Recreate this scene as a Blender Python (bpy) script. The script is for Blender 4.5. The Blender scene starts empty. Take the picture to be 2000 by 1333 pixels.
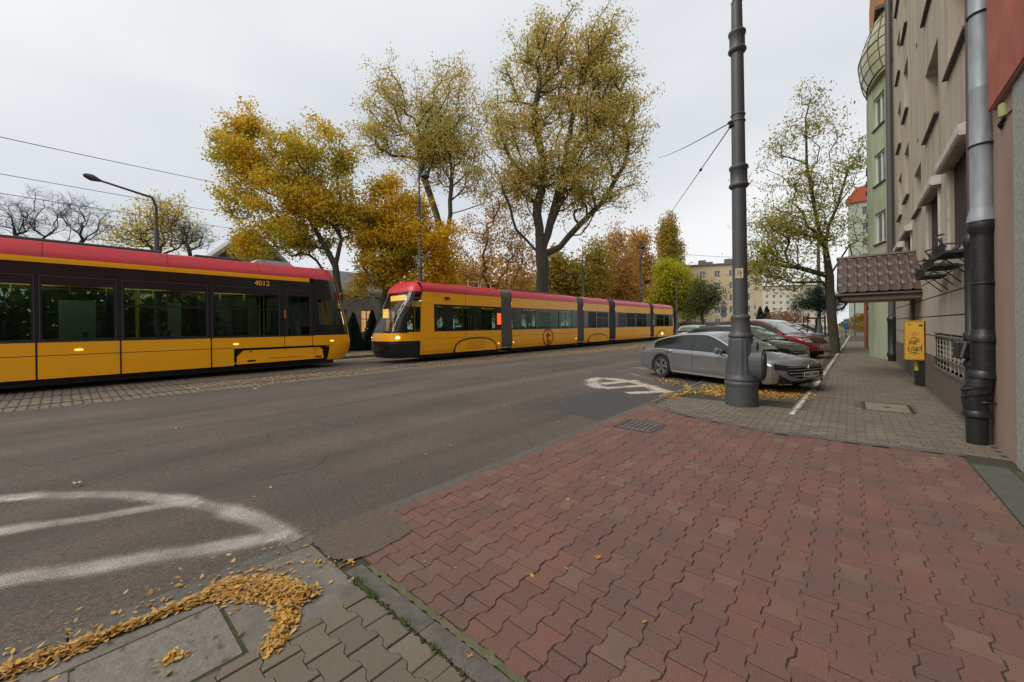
import bpy, bmesh, math, random
import numpy as np
from mathutils import Vector, Matrix
random.seed(7); rng = np.random.default_rng(11)
S = bpy.context.scene; COL = S.collection
# ---------------------------------------------------------------- camera (measured from the street's vanishing point)
FOC, EYE, CY = 760.0, 1.5, 638.0
yaw = math.atan(660 / FOC); roll = math.radians(0.7)
Fv = np.array([-math.sin(yaw), math.cos(yaw), 0.]); _R = np.array([math.cos(yaw), math.sin(yaw), 0.]); _U = np.array([0, 0, 1.])
Rv = math.cos(roll) * _R - math.sin(roll) * _U; Uv = math.sin(roll) * _R + math.cos(roll) * _U
C0 = np.array([0, 0, EYE])
cam = bpy.data.objects.new('camera', bpy.data.cameras.new('camera')); COL.objects.link(cam)
cam.matrix_world = Matrix(((Rv[0], Uv[0], -Fv[0], 0), (Rv[1], Uv[1], -Fv[1], 0), (Rv[2], Uv[2], -Fv[2], EYE), (0, 0, 0, 1)))
cam.data.sensor_width = 36; cam.data.lens = FOC / 2000 * 36; cam.data.shift_y = -28.5 / 2000
cam.data.clip_end = 2000; cam.data.clip_start = 0.05; S.camera = cam
def ray(x, y): return Fv + Rv * (x - 1000) / FOC + Uv * (CY - y) / FOC
def ground(x, y, z=0.):
    r = ray(x, y); return C0 + r * (z - EYE) / r[2]
def onX(x, y, X):
    r = ray(x, y); return C0 + r * X / r[0]
def onY(x, y, Y):
    r = ray(x, y); return C0 + r * Y / r[1]
def deep(x, y, D): return C0 + D * ray(x, y)
# ---------------------------------------------------------------- light
w = bpy.data.worlds.new('World'); S.world = w; w.use_nodes = True
N = w.node_tree.nodes; L = w.node_tree.links; N.clear()
out = N.new('ShaderNodeOutputWorld'); bg = N.new('ShaderNodeBackground'); L.new(bg.outputs[0], out.inputs[0])
SUN_EL, SUN_ROT = math.radians(47), math.radians(203)
sky = N.new('ShaderNodeTexSky'); sky.sky_type = 'NISHITA'; sky.sun_disc = False
sky.sun_elevation = SUN_EL; sky.sun_rotation = SUN_ROT; sky.dust_density = 4; sky.ozone_density = 2
hs = N.new('ShaderNodeHueSaturation'); hs.inputs['Saturation'].default_value = 0.25; L.new(sky.outputs[0], hs.inputs['Color'])
tc = N.new('ShaderNodeTexCoord'); mp = N.new('ShaderNodeMapping'); mp.inputs['Scale'].default_value = (1, 1, 2.6)
nz = N.new('ShaderNodeTexNoise'); nz.inputs['Scale'].default_value = 1.0; nz.inputs['Detail'].default_value = 5; nz.inputs['Roughness'].default_value = 0.45
L.new(tc.outputs['Generated'], mp.inputs[0]); L.new(mp.outputs[0], nz.inputs[0])
cr = N.new('ShaderNodeValToRGB'); cr.color_ramp.elements[0].position = 0.3; cr.color_ramp.elements[0].color = (4.75, 5.1, 5.5, 1)
cr.color_ramp.elements[1].position = 0.68; cr.color_ramp.elements[1].color = (7.0, 7.05, 7.1, 1)
L.new(nz.outputs[0], cr.inputs[0])
mx = N.new('ShaderNodeMix'); mx.data_type = 'RGBA'; mx.inputs[0].default_value = 0.93
L.new(hs.outputs[0], mx.inputs[6]); L.new(cr.outputs[0], mx.inputs[7]); L.new(mx.outputs[2], bg.inputs[0])
bg.inputs[1].default_value = 0.1
sl = bpy.data.lights.new('sun', 'SUN'); sl.energy = 1.5; sl.angle = math.radians(35); sl.color = (1, 0.93, 0.83)
so = bpy.data.objects.new('sun', sl); COL.objects.link(so)
az = SUN_ROT; d = Vector((math.sin(az) * math.cos(SUN_EL), math.cos(az) * math.cos(SUN_EL), math.sin(SUN_EL)))
so.rotation_euler = d.to_track_quat('Z', 'Y').to_euler(); so.location = (0, 0, 40)
S.view_settings.view_transform = 'Standard'; S.view_settings.look = 'None'; S.view_settings.exposure = 0.5; S.view_settings.gamma = 1
# ---------------------------------------------------------------- materials
MATS = {}
def mat(name, col, rough=0.6, metal=0.0, col2=None, scale=6.0, coat=0.0, bump=0.0, bscale=None, emit=0.0, detail=6, island=None, spec=0.5, stretch=None, contrast=(0.35, 0.65), stain=None, trans=0.0):
    if name in MATS: return MATS[name]
    m = bpy.data.materials.new(name); m.use_nodes = True; n = m.node_tree.nodes; l = m.node_tree.links
    b = n['Principled BSDF']; b.inputs['Roughness'].default_value = rough; b.inputs['Metallic'].default_value = metal
    b.inputs['Specular IOR Level'].default_value = spec
    b.inputs['Base Color'].default_value = (*col, 1); b.inputs['Coat Weight'].default_value = coat; b.inputs['Coat Roughness'].default_value = 0.06
    t = n.new('ShaderNodeTexCoord'); src = t.outputs['Object']
    if stretch:
        g = n.new('ShaderNodeMapping'); g.inputs['Scale'].default_value = stretch; l.new(src, g.inputs[0]); src = g.outputs[0]
    cs = None
    if island:
        gi = n.new('ShaderNodeNewGeometry'); r = n.new('ShaderNodeValToRGB'); r.color_ramp.interpolation = 'LINEAR'
        while len(r.color_ramp.elements) < len(island): r.color_ramp.elements.new(0.5)
        for i, c in enumerate(island): r.color_ramp.elements[i].position = i / (len(island) - 1)
        for i, c in enumerate(island): r.color_ramp.elements[i].color = (*c, 1)
        l.new(gi.outputs['Random Per Island'], r.inputs[0]); cs = r.outputs[0]
    if col2:
        q = n.new('ShaderNodeTexNoise'); q.inputs['Scale'].default_value = scale; q.inputs['Detail'].default_value = detail; q.inputs['Roughness'].default_value = 0.6; l.new(src, q.inputs[0])
        rr = n.new('ShaderNodeMapRange'); rr.inputs[1].default_value = contrast[0]; rr.inputs[2].default_value = contrast[1]; l.new(q.outputs[0], rr.inputs[0])
        x = n.new('ShaderNodeMix'); x.data_type = 'RGBA'; l.new(rr.outputs[0], x.inputs[0])
        if cs: l.new(cs, x.inputs[6])
        else: x.inputs[6].default_value = (*col, 1)
        x.inputs[7].default_value = (*col2, 1); cs = x.outputs[2]
    if stain:   # (colour, scale, low, high): larger blotches of dirt
        q = n.new('ShaderNodeTexNoise'); q.inputs['Scale'].default_value = stain[1]; q.inputs['Detail'].default_value = 8; q.inputs['Roughness'].default_value = 0.65; l.new(src, q.inputs[0])
        rr = n.new('ShaderNodeMapRange'); rr.inputs[1].default_value = stain[2]; rr.inputs[2].default_value = stain[3]; rr.inputs[4].default_value = stain[4] if len(stain) > 4 else 0.8; l.new(q.outputs[0], rr.inputs[0])
        x = n.new('ShaderNodeMix'); x.data_type = 'RGBA'; l.new(rr.outputs[0], x.inputs[0])
        if cs: l.new(cs, x.inputs[6])
        else: x.inputs[6].default_value = (*col, 1)
        x.inputs[7].default_value = (*stain[0], 1); cs = x.outputs[2]
    if cs: l.new(cs, b.inputs['Base Color'])
    if bump:
        q = n.new('ShaderNodeTexNoise'); q.inputs['Scale'].default_value = bscale or scale; q.inputs['Detail'].default_value = 8; l.new(t.outputs['Object'], q.inputs[0])
        u = n.new('ShaderNodeBump'); u.inputs['Strength'].default_value = bump; u.inputs['Distance'].default_value = 0.01; l.new(q.outputs[0], u.inputs['Height']); l.new(u.outputs[0], b.inputs['Normal'])
    if emit:
        b.inputs['Emission Color'].default_value = (*col, 1); b.inputs['Emission Strength'].default_value = emit
    if trans:
        o = n['Material Output']; tl = n.new('ShaderNodeBsdfTranslucent'); ms = n.new('ShaderNodeMixShader'); ms.inputs[0].default_value = trans
        if cs: l.new(cs, tl.inputs[0])
        else: tl.inputs[0].default_value = (*col, 1)
        l.new(b.outputs[0], ms.inputs[1]); l.new(tl.outputs[0], ms.inputs[2]); l.new(ms.outputs[0], o.inputs[0])
    MATS[name] = m; return m
def glassmat(name, tint, refl=0.12, rough=0.03):
    m = bpy.data.materials.new(name); m.use_nodes = True; n = m.node_tree.nodes; l = m.node_tree.links; o = n['Material Output']; n.remove(n['Principled BSDF'])
    tr = n.new('ShaderNodeBsdfTransparent'); tr.inputs[0].default_value = (*tint, 1)
    gl = n.new('ShaderNodeBsdfGlossy'); gl.inputs[1].default_value = rough; gl.inputs[0].default_value = (0.95, 1, 0.98, 1)
    fr = n.new('ShaderNodeLayerWeight'); fr.inputs[0].default_value = refl; ms = n.new('ShaderNodeMixShader')
    l.new(fr.outputs['Fresnel'], ms.inputs[0]); l.new(tr.outputs[0], ms.inputs[1]); l.new(gl.outputs[0], ms.inputs[2]); l.new(ms.outputs[0], o.inputs[0])
    return m
def wornpaint(name, col, lo, hi, scale=26):
    m = bpy.data.materials.new(name); m.use_nodes = True; n = m.node_tree.nodes; l = m.node_tree.links; o = n['Material Output']; b = n['Principled BSDF']
    b.inputs['Base Color'].default_value = (*col, 1); b.inputs['Roughness'].default_value = 0.8
    t = n.new('ShaderNodeTexCoord'); q = n.new('ShaderNodeTexNoise'); q.inputs['Scale'].default_value = scale; q.inputs['Detail'].default_value = 10; q.inputs['Roughness'].default_value = 0.75
    q2 = n.new('ShaderNodeTexNoise'); q2.inputs['Scale'].default_value = 2.2; q2.inputs['Detail'].default_value = 4
    l.new(t.outputs['Object'], q.inputs[0]); l.new(t.outputs['Object'], q2.inputs[0])
    ad = n.new('ShaderNodeMath'); ad.operation = 'MULTIPLY_ADD'; ad.inputs[1].default_value = 0.5; l.new(q2.outputs[0], ad.inputs[0]); l.new(q.outputs[0], ad.inputs[2])
    uv = n.new('ShaderNodeUVMap'); sp = n.new('ShaderNodeSeparateXYZ'); l.new(uv.outputs[0], sp.inputs[0])   # v across the stripe: frayed edges
    e = n.new('ShaderNodeMath'); e.operation = 'PINGPONG'; e.inputs[1].default_value = 0.5; l.new(sp.outputs[1], e.inputs[0])
    mr0 = n.new('ShaderNodeMapRange'); mr0.inputs[1].default_value = 0; mr0.inputs[2].default_value = 0.34; mr0.inputs[3].default_value = -0.26; mr0.inputs[4].default_value = 0.0; l.new(e.outputs[0], mr0.inputs[0])
    a2 = n.new('ShaderNodeMath'); a2.operation = 'ADD'; l.new(ad.outputs[0], a2.inputs[0]); l.new(mr0.outputs[0], a2.inputs[1])
    mr = n.new('ShaderNodeMapRange'); mr.inputs[1].default_value = lo; mr.inputs[2].default_value = hi; l.new(a2.outputs[0], mr.inputs[0])
    tr = n.new('ShaderNodeBsdfTransparent'); ms = n.new('ShaderNodeMixShader'); l.new(mr.outputs[0], ms.inputs[0]); l.new(tr.outputs[0], ms.inputs[1]); l.new(b.outputs[0], ms.inputs[2]); l.new(ms.outputs[0], o.inputs[0])
    return m
# ---------------------------------------------------------------- mesh tools
class MB:
    def __init__(s): s.v = []; s.f = []; s.m = []; s.uv = None
    def poly(s, pts, mi=0):
        k = len(s.v); s.v += [tuple(p) for p in pts]; s.f.append(tuple(range(k, k + len(pts)))); s.m.append(mi); return s
    def box(s, x0, x1, y0, y1, z0, z1, mi=0):
        x0, x1 = min(x0, x1), max(x0, x1); y0, y1 = min(y0, y1), max(y0, y1); z0, z1 = min(z0, z1), max(z0, z1)
        k = len(s.v); s.v += [(x, y, z) for z in (z0, z1) for x, y in ((x0, y0), (x1, y0), (x1, y1), (x0, y1))]
        for q in ((3, 2, 1, 0), (4, 5, 6, 7), (0, 1, 5, 4), (1, 2, 6, 5), (2, 3, 7, 6), (3, 0, 4, 7)): s.f.append(tuple(k + i for i in q)); s.m.append(mi)
        return s
    def obox(s, o, u, v, n, a0, a1, b0, b1, c0, c1, mi=0):   # box in the frame u, v, n at o
        o, u, v, n = map(np.array, (o, u, v, n)); k = len(s.v)
        s.v += [tuple(o + u * a + v * b + n * c) for c in (c0, c1) for a, b in ((a0, b0), (a1, b0), (a1, b1), (a0, b1))]
        for q in ((3, 2, 1, 0), (4, 5, 6, 7), (0, 1, 5, 4), (1, 2, 6, 5), (2, 3, 7, 6), (3, 0, 4, 7)): s.f.append(tuple(k + i for i in q)); s.m.append(mi)
        return s
    def tube(s, pts, r, n=8, cap=True, mi=0):
        P = [np.array(p, float) for p in pts]; r = [r] * len(P) if not hasattr(r, '__len__') else r; k = len(s.v); a = None
        for i, p in enumerate(P):
            t = P[min(i + 1, len(P) - 1)] - P[max(i - 1, 0)]; t = t / (np.linalg.norm(t) + 1e-9)
            if a is None: a = np.cross(t, [0, 0, 1.] if abs(t[2]) < .9 else [1., 0, 0])
            a = a - t * (a @ t); a /= np.linalg.norm(a) + 1e-9; b = np.cross(t, a)
            for j in range(n):
                q = 2 * math.pi * j / n; s.v.append(tuple(p + (a * math.cos(q) + b * math.sin(q)) * r[i]))
        for i in range(len(P) - 1):
            for j in range(n):
                j2 = (j + 1) % n; s.f.append((k + i * n + j, k + i * n + j2, k + (i + 1) * n + j2, k + (i + 1) * n + j)); s.m.append(mi)
        if cap:
            s.f.append(tuple(k + j for j in range(n))[::-1]); s.m.append(mi); s.f.append(tuple(k + (len(P) - 1) * n + j for j in range(n))); s.m.append(mi)
        return s
    def lathe(s, prof, c=(0, 0), n=24, flute=None, mi=0, lean=(0, 0)):   # prof: (r, z); flute (z0, z1, count, depth)
        k = len(s.v)
        for r, z in prof:
            for j in range(n):
                q = 2 * math.pi * j / n; rr = r
                if flute and flute[0] < z < flute[1]: rr = r * (1 - flute[3] * max(0, math.cos(q * flute[2])) ** 0.5)
                s.v.append((c[0] + rr * math.cos(q) + lean[0] * z, c[1] + rr * math.sin(q) + lean[1] * z, z))
        for i in range(len(prof) - 1):
            for j in range(n):
                j2 = (j + 1) % n; s.f.append((k + i * n + j, k + i * n + j2, k + (i + 1) * n + j2, k + (i + 1) * n + j)); s.m.append(mi)
        s.f.append(tuple(k + j for j in range(n))[::-1]); s.m.append(mi); s.f.append(tuple(k + (len(prof) - 1) * n + j for j in range(n))); s.m.append(mi)
        return s
    def grid(s, rows, mi=0, closed=False):
        k = len(s.v); n = len(rows[0])
        for r in rows: s.v += [tuple(p) for p in r]
        for i in range(len(rows) - 1):
            for j in range(n if closed else n - 1):
                j2 = (j + 1) % n; s.f.append((k + i * n + j, k + i * n + j2, k + (i + 1) * n + j2, k + (i + 1) * n + j)); s.m.append(mi)
        return s
    def prism(s, pts, o, u, v, n, c0, c1, mi=0):   # outline in (u, v) extruded along n
        o, u, v, n = map(np.array, (o, u, v, n)); A = [o + u * p[0] + v * p[1] + n * c0 for p in pts]; B = [o + u * p[0] + v * p[1] + n * c1 for p in pts]
        s.poly(A[::-1], mi); s.poly(B, mi)
        for i in range(len(pts)):
            j = (i + 1) % len(pts); s.poly([A[i], A[j], B[j], B[i]], mi)
        return s
    def sheet(s, pts, z, mi=0): return s.poly([(p[0], p[1], z) for p in pts], mi)
    def ribbon(s, pts, wd, z, mi=0):
        P = [np.array(p[:2], float) for p in pts]; Lf = []; Rt = []
        for i, p in enumerate(P):
            t = P[min(i + 1, len(P) - 1)] - P[max(i - 1, 0)]; t /= np.linalg.norm(t); nn = np.array([-t[1], t[0]]); h = (wd[i] if hasattr(wd, '__len__') else wd) / 2
            Lf.append(p + nn * h); Rt.append(p - nn * h)
        if s.uv is None: s.uv = []
        for i in range(len(P) - 1):
            s.poly([(*Rt[i], z), (*Rt[i + 1], z), (*Lf[i + 1], z), (*Lf[i], z)], mi); s.uv += [(0, 0), (1, 0), (1, 1), (0, 1)]
        return s
    def mesh(s, name, mats, smooth=False, angle=40):
        me = bpy.data.meshes.new(name); me.from_pydata(s.v, [], s.f)
        for m in (mats if isinstance(mats, (list, tuple)) else [mats]): me.materials.append(m)
        me.polygons.foreach_set('material_index', s.m)
        if s.uv:
            ul = me.uv_layers.new(name='UVMap'); ul.data.foreach_set('uv', [c for q in s.uv for c in q])
        if smooth:
            me.polygons.foreach_set('use_smooth', [True] * len(me.polygons)); me.update(); me.set_sharp_from_angle(angle=math.radians(angle))
        me.update(); return me
    def build(s, name, mats, parent=None, smooth=False, bevel=0, loc=None, angle=40, label=None, weld=False):
        me = s.mesh(name, mats, smooth, angle)
        if weld:
            b = bmesh.new(); b.from_mesh(me); bmesh.ops.remove_doubles(b, verts=b.verts, dist=1e-4); b.to_mesh(me); b.free()
            if smooth: me.polygons.foreach_set('use_smooth', [True] * len(me.polygons)); me.set_sharp_from_angle(angle=math.radians(angle))
        o = bpy.data.objects.new(name, me); COL.objects.link(o); off = None
        if parent:
            o.parent = parent; r = parent
            while r.parent: r = r.parent
            if r.name not in LOCAL: off = r.location
        elif loc is not None: off = Vector(loc); o.location = loc
        if off is not None: me.transform(Matrix.Translation(-Vector(off)))
        if bevel:
            q = o.modifiers.new('bevel', 'BEVEL'); q.width = bevel; q.segments = 2; q.limit_method = 'ANGLE'
        if label: o['label'] = label
        return o
LOCAL = set()
def tag(o, label, cat, group=None, kind=None):
    if label: o['label'] = label
    if cat: o['category'] = cat
    if group: o['group'] = group
    if kind: o['kind'] = kind
    return o
def thing(name, loc, label, cat, group=None, local=False, rz=0):
    o = bpy.data.objects.new(name, None); COL.objects.link(o); o.location = loc; o.rotation_euler = (0, 0, rz); o.empty_display_size = 0.3
    if local: LOCAL.add(o.name)
    return tag(o, label, cat, group)
def struct(o): o['kind'] = 'structure'; return o
def copytree(o, parent=None):
    c = o.copy(); COL.objects.link(c)
    if parent: c.parent = parent; c.matrix_parent_inverse = Matrix()
    for ch in list(o.children): copytree(ch, c)
    return c
def text(name, body, size, o, u, v, m, parent, depth=0.004, shear=0, bold=0.0, xs=1.0):
    cu = bpy.data.curves.new(name, 'FONT'); cu.body = body; cu.size = size; cu.extrude = depth; cu.align_x = 'CENTER'; cu.align_y = 'CENTER'; cu.shear = shear; cu.offset = bold
    t = bpy.data.objects.new(name, cu); COL.objects.link(t); bpy.context.view_layer.update()
    me = bpy.data.meshes.new_from_object(t.evaluated_get(bpy.context.evaluated_depsgraph_get())); bpy.data.objects.remove(t)
    u = Vector(u); v = Vector(v); n = u.cross(v); r = parent
    while r.parent: r = r.parent
    off = Vector((0, 0, 0)) if r.name in LOCAL else r.location
    me.transform(Matrix.Scale(xs, 4, (1, 0, 0))); M = Matrix((u, v, n)).transposed().to_4x4(); M.translation = Vector(o) - off; me.transform(M)
    me.materials.clear(); me.materials.append(m); q = bpy.data.objects.new(name, me); COL.objects.link(q); q.parent = parent; return q
X_, Y_, Z_ = np.eye(3)
def frame(mb, o, u, v, n, a0, a1, b0, b1, t, c0, c1, mi=0):
    mb.obox(o, u, v, n, a0, a1, b0, b0 + t, c0, c1, mi); mb.obox(o, u, v, n, a0, a1, b1 - t, b1, c0, c1, mi)
    mb.obox(o, u, v, n, a0, a0 + t, b0 + t, b1 - t, c0, c1, mi); mb.obox(o, u, v, n, a1 - t, a1, b0 + t, b1 - t, c0, c1, mi); return mb
def facade(mb, o, u, n, W, H0, H1, ops, depth=0.25, mi=0, rmi=None):   # wall face with real openings (a0,a1,b0,b1)
    o = np.array(o, float); rmi = mi if rmi is None else rmi
    A = sorted({0, W, *[x for q in ops for x in q[:2]]}); B = sorted({H0, H1, *[x for q in ops for x in q[2:4]]})
    pt = lambda a, b, c=0: tuple(o + u * a + Z_ * b + n * c)
    for i in range(len(A) - 1):
        for j in range(len(B) - 1):
            ca, cb = (A[i] + A[i + 1]) / 2, (B[j] + B[j + 1]) / 2
            if any(q[0] < ca < q[1] and q[2] < cb < q[3] for q in ops): continue
            mb.poly([pt(A[i], B[j]), pt(A[i + 1], B[j]), pt(A[i + 1], B[j + 1]), pt(A[i], B[j + 1])], mi)
    for a0, a1, b0, b1, dp in [(*q[:4], q[4] if len(q) > 4 else depth) for q in ops]:
        for (p, q) in (((a0, b0), (a1, b0)), ((a1, b0), (a1, b1)), ((a1, b1), (a0, b1)), ((a0, b1), (a0, b0))):
            mb.poly([pt(*p), pt(*q), pt(*q, -dp), pt(*p, -dp)], rmi)
    return mb
# ================================================================ palette
M_asph = mat('asphalt', (0.064, 0.053, 0.044), 0.85, col2=(0.165, 0.137, 0.113), scale=75, bump=0.9, bscale=110, detail=10, contrast=(0.38, 0.66), stain=((0.066, 0.056, 0.048), 0.5, 0.40, 0.66, 0.75), stretch=(1, .55, 1))
M_asph_dark = mat('new_asphalt', (0.05, 0.048, 0.048), 0.85, col2=(0.075, 0.07, 0.068), scale=150, bump=0.5, bscale=200, detail=8)
M_joint = mat('joint_sand', (0.052, 0.040, 0.029), 0.95, col2=(0.040, 0.040, 0.022), scale=7, bump=0.6, bscale=60)
M_red = mat('red_paver', (0.2, 0.07, 0.05), 0.8, island=[(0.178, 0.081, 0.063), (0.138, 0.070, 0.058), (0.208, 0.086, 0.062), (0.155, 0.081, 0.065), (0.186, 0.082, 0.064), (0.200, 0.120, 0.084)], col2=(0.25, 0.16, 0.125), scale=150, contrast=(.48, .82), stain=((0.120, 0.086, 0.066), 1.3, 0.42, 0.68, 0.7), bump=0.8, bscale=130)
M_grey = mat('grey_paver', (0.15, 0.13, 0.1), 0.85, island=[(0.178, 0.145, 0.112), (0.138, 0.111, 0.088), (0.205, 0.170, 0.130), (0.152, 0.124, 0.095)], stain=((0.125, 0.112, 0.072), 0.8, 0.42, 0.66, 0.6), bump=0.5, bscale=150)
M_conc = mat('concrete', (0.19, 0.175, 0.15), 0.85, col2=(0.13, 0.12, 0.105), scale=9, bump=0.5, bscale=90, stain=((0.09, 0.085, 0.06), 2.0, 0.5, 0.72, 0.7))
M_kerb = mat('kerb_concrete', (0.135, 0.125, 0.108), 0.85, col2=(0.085, 0.08, 0.07), scale=16, bump=0.6, bscale=120)
M_slabc = mat('manhole_concrete', (0.21, 0.195, 0.165), 0.85, col2=(0.15, 0.14, 0.12), scale=20, bump=0.7, bscale=70, stain=((0.06, 0.055, 0.05), 14.0, 0.58, 0.66, 0.9))
M_moss = mat('moss', (0.035, 0.048, 0.014), 0.95, col2=(0.06, 0.06, 0.025), scale=30, bump=1.0, bscale=90)
M_sand = mat('grit', (0.135, 0.105, 0.080), 0.95, col2=(0.10, 0.078, 0.060), scale=30, bump=0.6, bscale=160)
M_soil = mat('soil', (0.085, 0.07, 0.042), 0.95, col2=(0.05, 0.065, 0.022), scale=3, bump=0.8, bscale=40)
M_grass = mat('grass', (0.06, 0.09, 0.02), 0.95, col2=(0.11, 0.10, 0.03), scale=2, bump=0.9, bscale=30)
M_leaf = mat('dry_leaf', (0.4, 0.2, 0.04), 0.75, island=[(0.42, 0.20, 0.03), (0.62, 0.34, 0.05), (0.22, 0.10, 0.035), (0.68, 0.42, 0.08), (0.50, 0.25, 0.03), (0.58, 0.44, 0.20), (0.30, 0.18, 0.06), (0.60, 0.30, 0.04)], trans=0.15)
M_white = wornpaint('worn_white_paint', (0.62, 0.60, 0.55), 0.66, 0.92)
M_white_thin = wornpaint('faded_white_paint', (0.46, 0.43, 0.38), 0.58, 0.90, 130)
M_pole = mat('pole_paint', (0.060, 0.066, 0.072), 0.5, col2=(0.072, 0.078, 0.083), scale=3, bump=0.12, bscale=60, stain=((0.10, 0.10, 0.095), 6, 0.6, 0.8, 0.5))
M_pole_dk = mat('pole_paint_dark', (0.028, 0.030, 0.034), 0.5, col2=(0.05, 0.052, 0.055), scale=8, bump=0.2, bscale=50)
M_blk = mat('black_iron', (0.012, 0.013, 0.014), 0.4, col2=(0.022, 0.023, 0.024), scale=12, bump=0.3, bscale=40, stain=((0.11, 0.11, 0.10), 5, 0.64, 0.8, 0.6))
M_zinc = mat('zinc', (0.24, 0.27, 0.30), 0.5, metal=0.2, col2=(0.33, 0.37, 0.40), scale=3, stretch=(3, 3, 0.8), stain=((0.18, 0.2, 0.21), 4, 0.5, 0.7, 0.7))
M_wire = mat('cable', (0.03, 0.03, 0.035), 0.6)
M_rub = mat('rubber', (0.022, 0.022, 0.023), 0.85, bump=0.2, bscale=80)
M_white_p = mat('white_plastic', (0.56, 0.54, 0.48), 0.5, col2=(0.44, 0.41, 0.36), scale=5, stain=((.25, .21, .17), 3, .52, .72, .7))
M_steel = mat('steel', (0.3, 0.29, 0.28), 0.4, metal=0.8, col2=(0.2, 0.18, 0.16), scale=20)
M_yel = mat('tram_yellow', (1.0, 0.44, 0.001), 0.36, coat=0.3, col2=(0.97, 0.42, 0.001), scale=2, stain=((0.6, 0.30, 0.02), 4, 0.60, 0.85, 0.4))
M_redp = mat('tram_red', (0.60, 0.008, 0.014), 0.42, coat=0.2, col2=(0.47, 0.02, 0.03), scale=3)
M_tblk = mat('tram_black', (0.012, 0.012, 0.014), 0.22, coat=0.3, spec=0.4)
M_tdark = mat('tram_underframe', (0.012, 0.011, 0.010), 0.8)
M_seal = mat('door_seal', (0.06, 0.06, 0.065), 0.6)
M_bell = mat('bellows_rubber', (0.125, 0.115, 0.10), 0.75, col2=(0.10, 0.09, 0.08), scale=5)
M_bell_dk = mat('bellows_rubber_dark', (0.05, 0.046, 0.042), 0.75)
G_tram = glassmat('tram_glass', (0.60, 0.68, 0.61), 0.14); G_screen = glassmat('windscreen_glass', (0.5, 0.58, 0.55), 0.3)
M_int = mat('tram_interior', (0.45, 0.50, 0.45), 0.7, col2=(0.06, 0.07, 0.065), scale=1.5); M_seat = mat('tram_seat', (0.05, 0.05, 0.06), 0.8)
M_rail_y = mat('handrail_yellow', (0.65, 0.5, 0.03), 0.4); M_amber = mat('amber_lamp', (1.0, 0.42, 0.08), 0.3, emit=1.6); M_redled = mat('red_led', (1.0, 0.06, 0.01), 0.3, emit=1.6)
M_led = mat('display_amber', (1.0, 0.55, 0.12), 0.3, emit=1.0); M_winlit = mat('lit_window', (1.0, 0.5, 0.16), 0.5, emit=0.3)
M_dglass = mat('dark_glass', (0.018, 0.022, 0.022), 0.06, spec=0.8, coat=0.5); M_wglass = mat('window_glass', (0.09, 0.105, 0.115), 0.08, spec=0.9, col2=(0.05, 0.06, 0.06), scale=1.2)
M_frame = mat('window_frame', (0.66, 0.65, 0.62), 0.5)
# worn wheel paths along the street
_n = M_asph.node_tree.nodes; _l = M_asph.node_tree.links; _b = _n['Principled BSDF']; _src = _b.inputs['Base Color'].links[0].from_socket
_t = _n.new('ShaderNodeTexCoord'); _m = _n.new('ShaderNodeMapping'); _m.inputs['Scale'].default_value = (.9, .05, 1); _q = _n.new('ShaderNodeTexNoise'); _q.inputs['Scale'].default_value = 1.0; _q.inputs['Detail'].default_value = 5; _q.inputs['Roughness'].default_value = .55
_l.new(_t.outputs['Object'], _m.inputs[0]); _l.new(_m.outputs[0], _q.inputs[0]); _r = _n.new('ShaderNodeMapRange'); _r.inputs[1].default_value = .35; _r.inputs[2].default_value = .65; _r.inputs[3].default_value = .74; _r.inputs[4].default_value = 1.22; _l.new(_q.outputs[0], _r.inputs[0])
_x = _n.new('ShaderNodeVectorMath'); _x.operation = 'SCALE'; _l.new(_src, _x.inputs[0]); _l.new(_r.outputs[0], _x.inputs['Scale']); _l.new(_x.outputs[0], _b.inputs['Base Color'])
# ================================================================ ground
def sheet_obj(name, pts, z, m): return struct(MB().sheet(pts, z).build(name, m))
b = MB(); n_ = 60
def reg(name, xs, ys, z, m): return struct(MB().grid([[(x, y, z) for x in xs] for y in ys]).build(name, m))
reg('ground', np.linspace(-320, 320, 17), np.linspace(-120, 520, 17), -0.08, M_grass)
EDGE = [(-12.2, -30), (-12.2, 0), (-12.0, 8), (-11.5, 14), (-10.6, 22), (-10.0, 32), (-9.8, 60), (-9.8, 160)]   # asphalt / sett edge
b = MB(); b.grid([[(ex, y, -0.03), (-2.86, y, -0.03)] for ex, y in EDGE]); struct(b.build('road', M_asph))
# sett-paved tramway
m = bpy.data.materials.new('setts'); m.use_nodes = True; n = m.node_tree.nodes; l = m.node_tree.links; bs = n['Principled BSDF']; bs.inputs['Roughness'].default_value = 0.8
t = n.new('ShaderNodeTexCoord'); dn = n.new('ShaderNodeTexNoise'); dn.inputs['Scale'].default_value = 5; l.new(t.outputs['Object'], dn.inputs[0])
sc = n.new('ShaderNodeVectorMath'); sc.operation = 'MULTIPLY_ADD'; sc.inputs[1].default_value = (0.09, 0.09, 0); l.new(dn.outputs['Color'], sc.inputs[0]); l.new(t.outputs['Object'], sc.inputs[2])
bt = n.new('ShaderNodeTexBrick'); bt.inputs['Scale'].default_value = 1.0; bt.inputs['Brick Width'].default_value = 0.19; bt.inputs['Row Height'].default_value = 0.15; bt.inputs['Mortar Size'].default_value = 0.016; bt.inputs['Mortar Smooth'].default_value = 0.4
bt.inputs['Color1'].default_value = (0.215, 0.180, 0.140, 1); bt.inputs['Color2'].default_value = (0.145, 0.120, 0.092, 1); bt.inputs['Mortar'].default_value = (0.055, 0.047, 0.034, 1); l.new(sc.outputs[0], bt.inputs[0])
l.new(bt.outputs[0], bs.inputs['Base Color']); bu = n.new('ShaderNodeBump'); bu.inputs['Strength'].default_value = 0.9; bu.inputs['Distance'].default_value = 0.02; bu.invert = True; l.new(bt.outputs[1], bu.inputs['Height']); l.new(bu.outputs[0], bs.inputs['Normal'])
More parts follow.
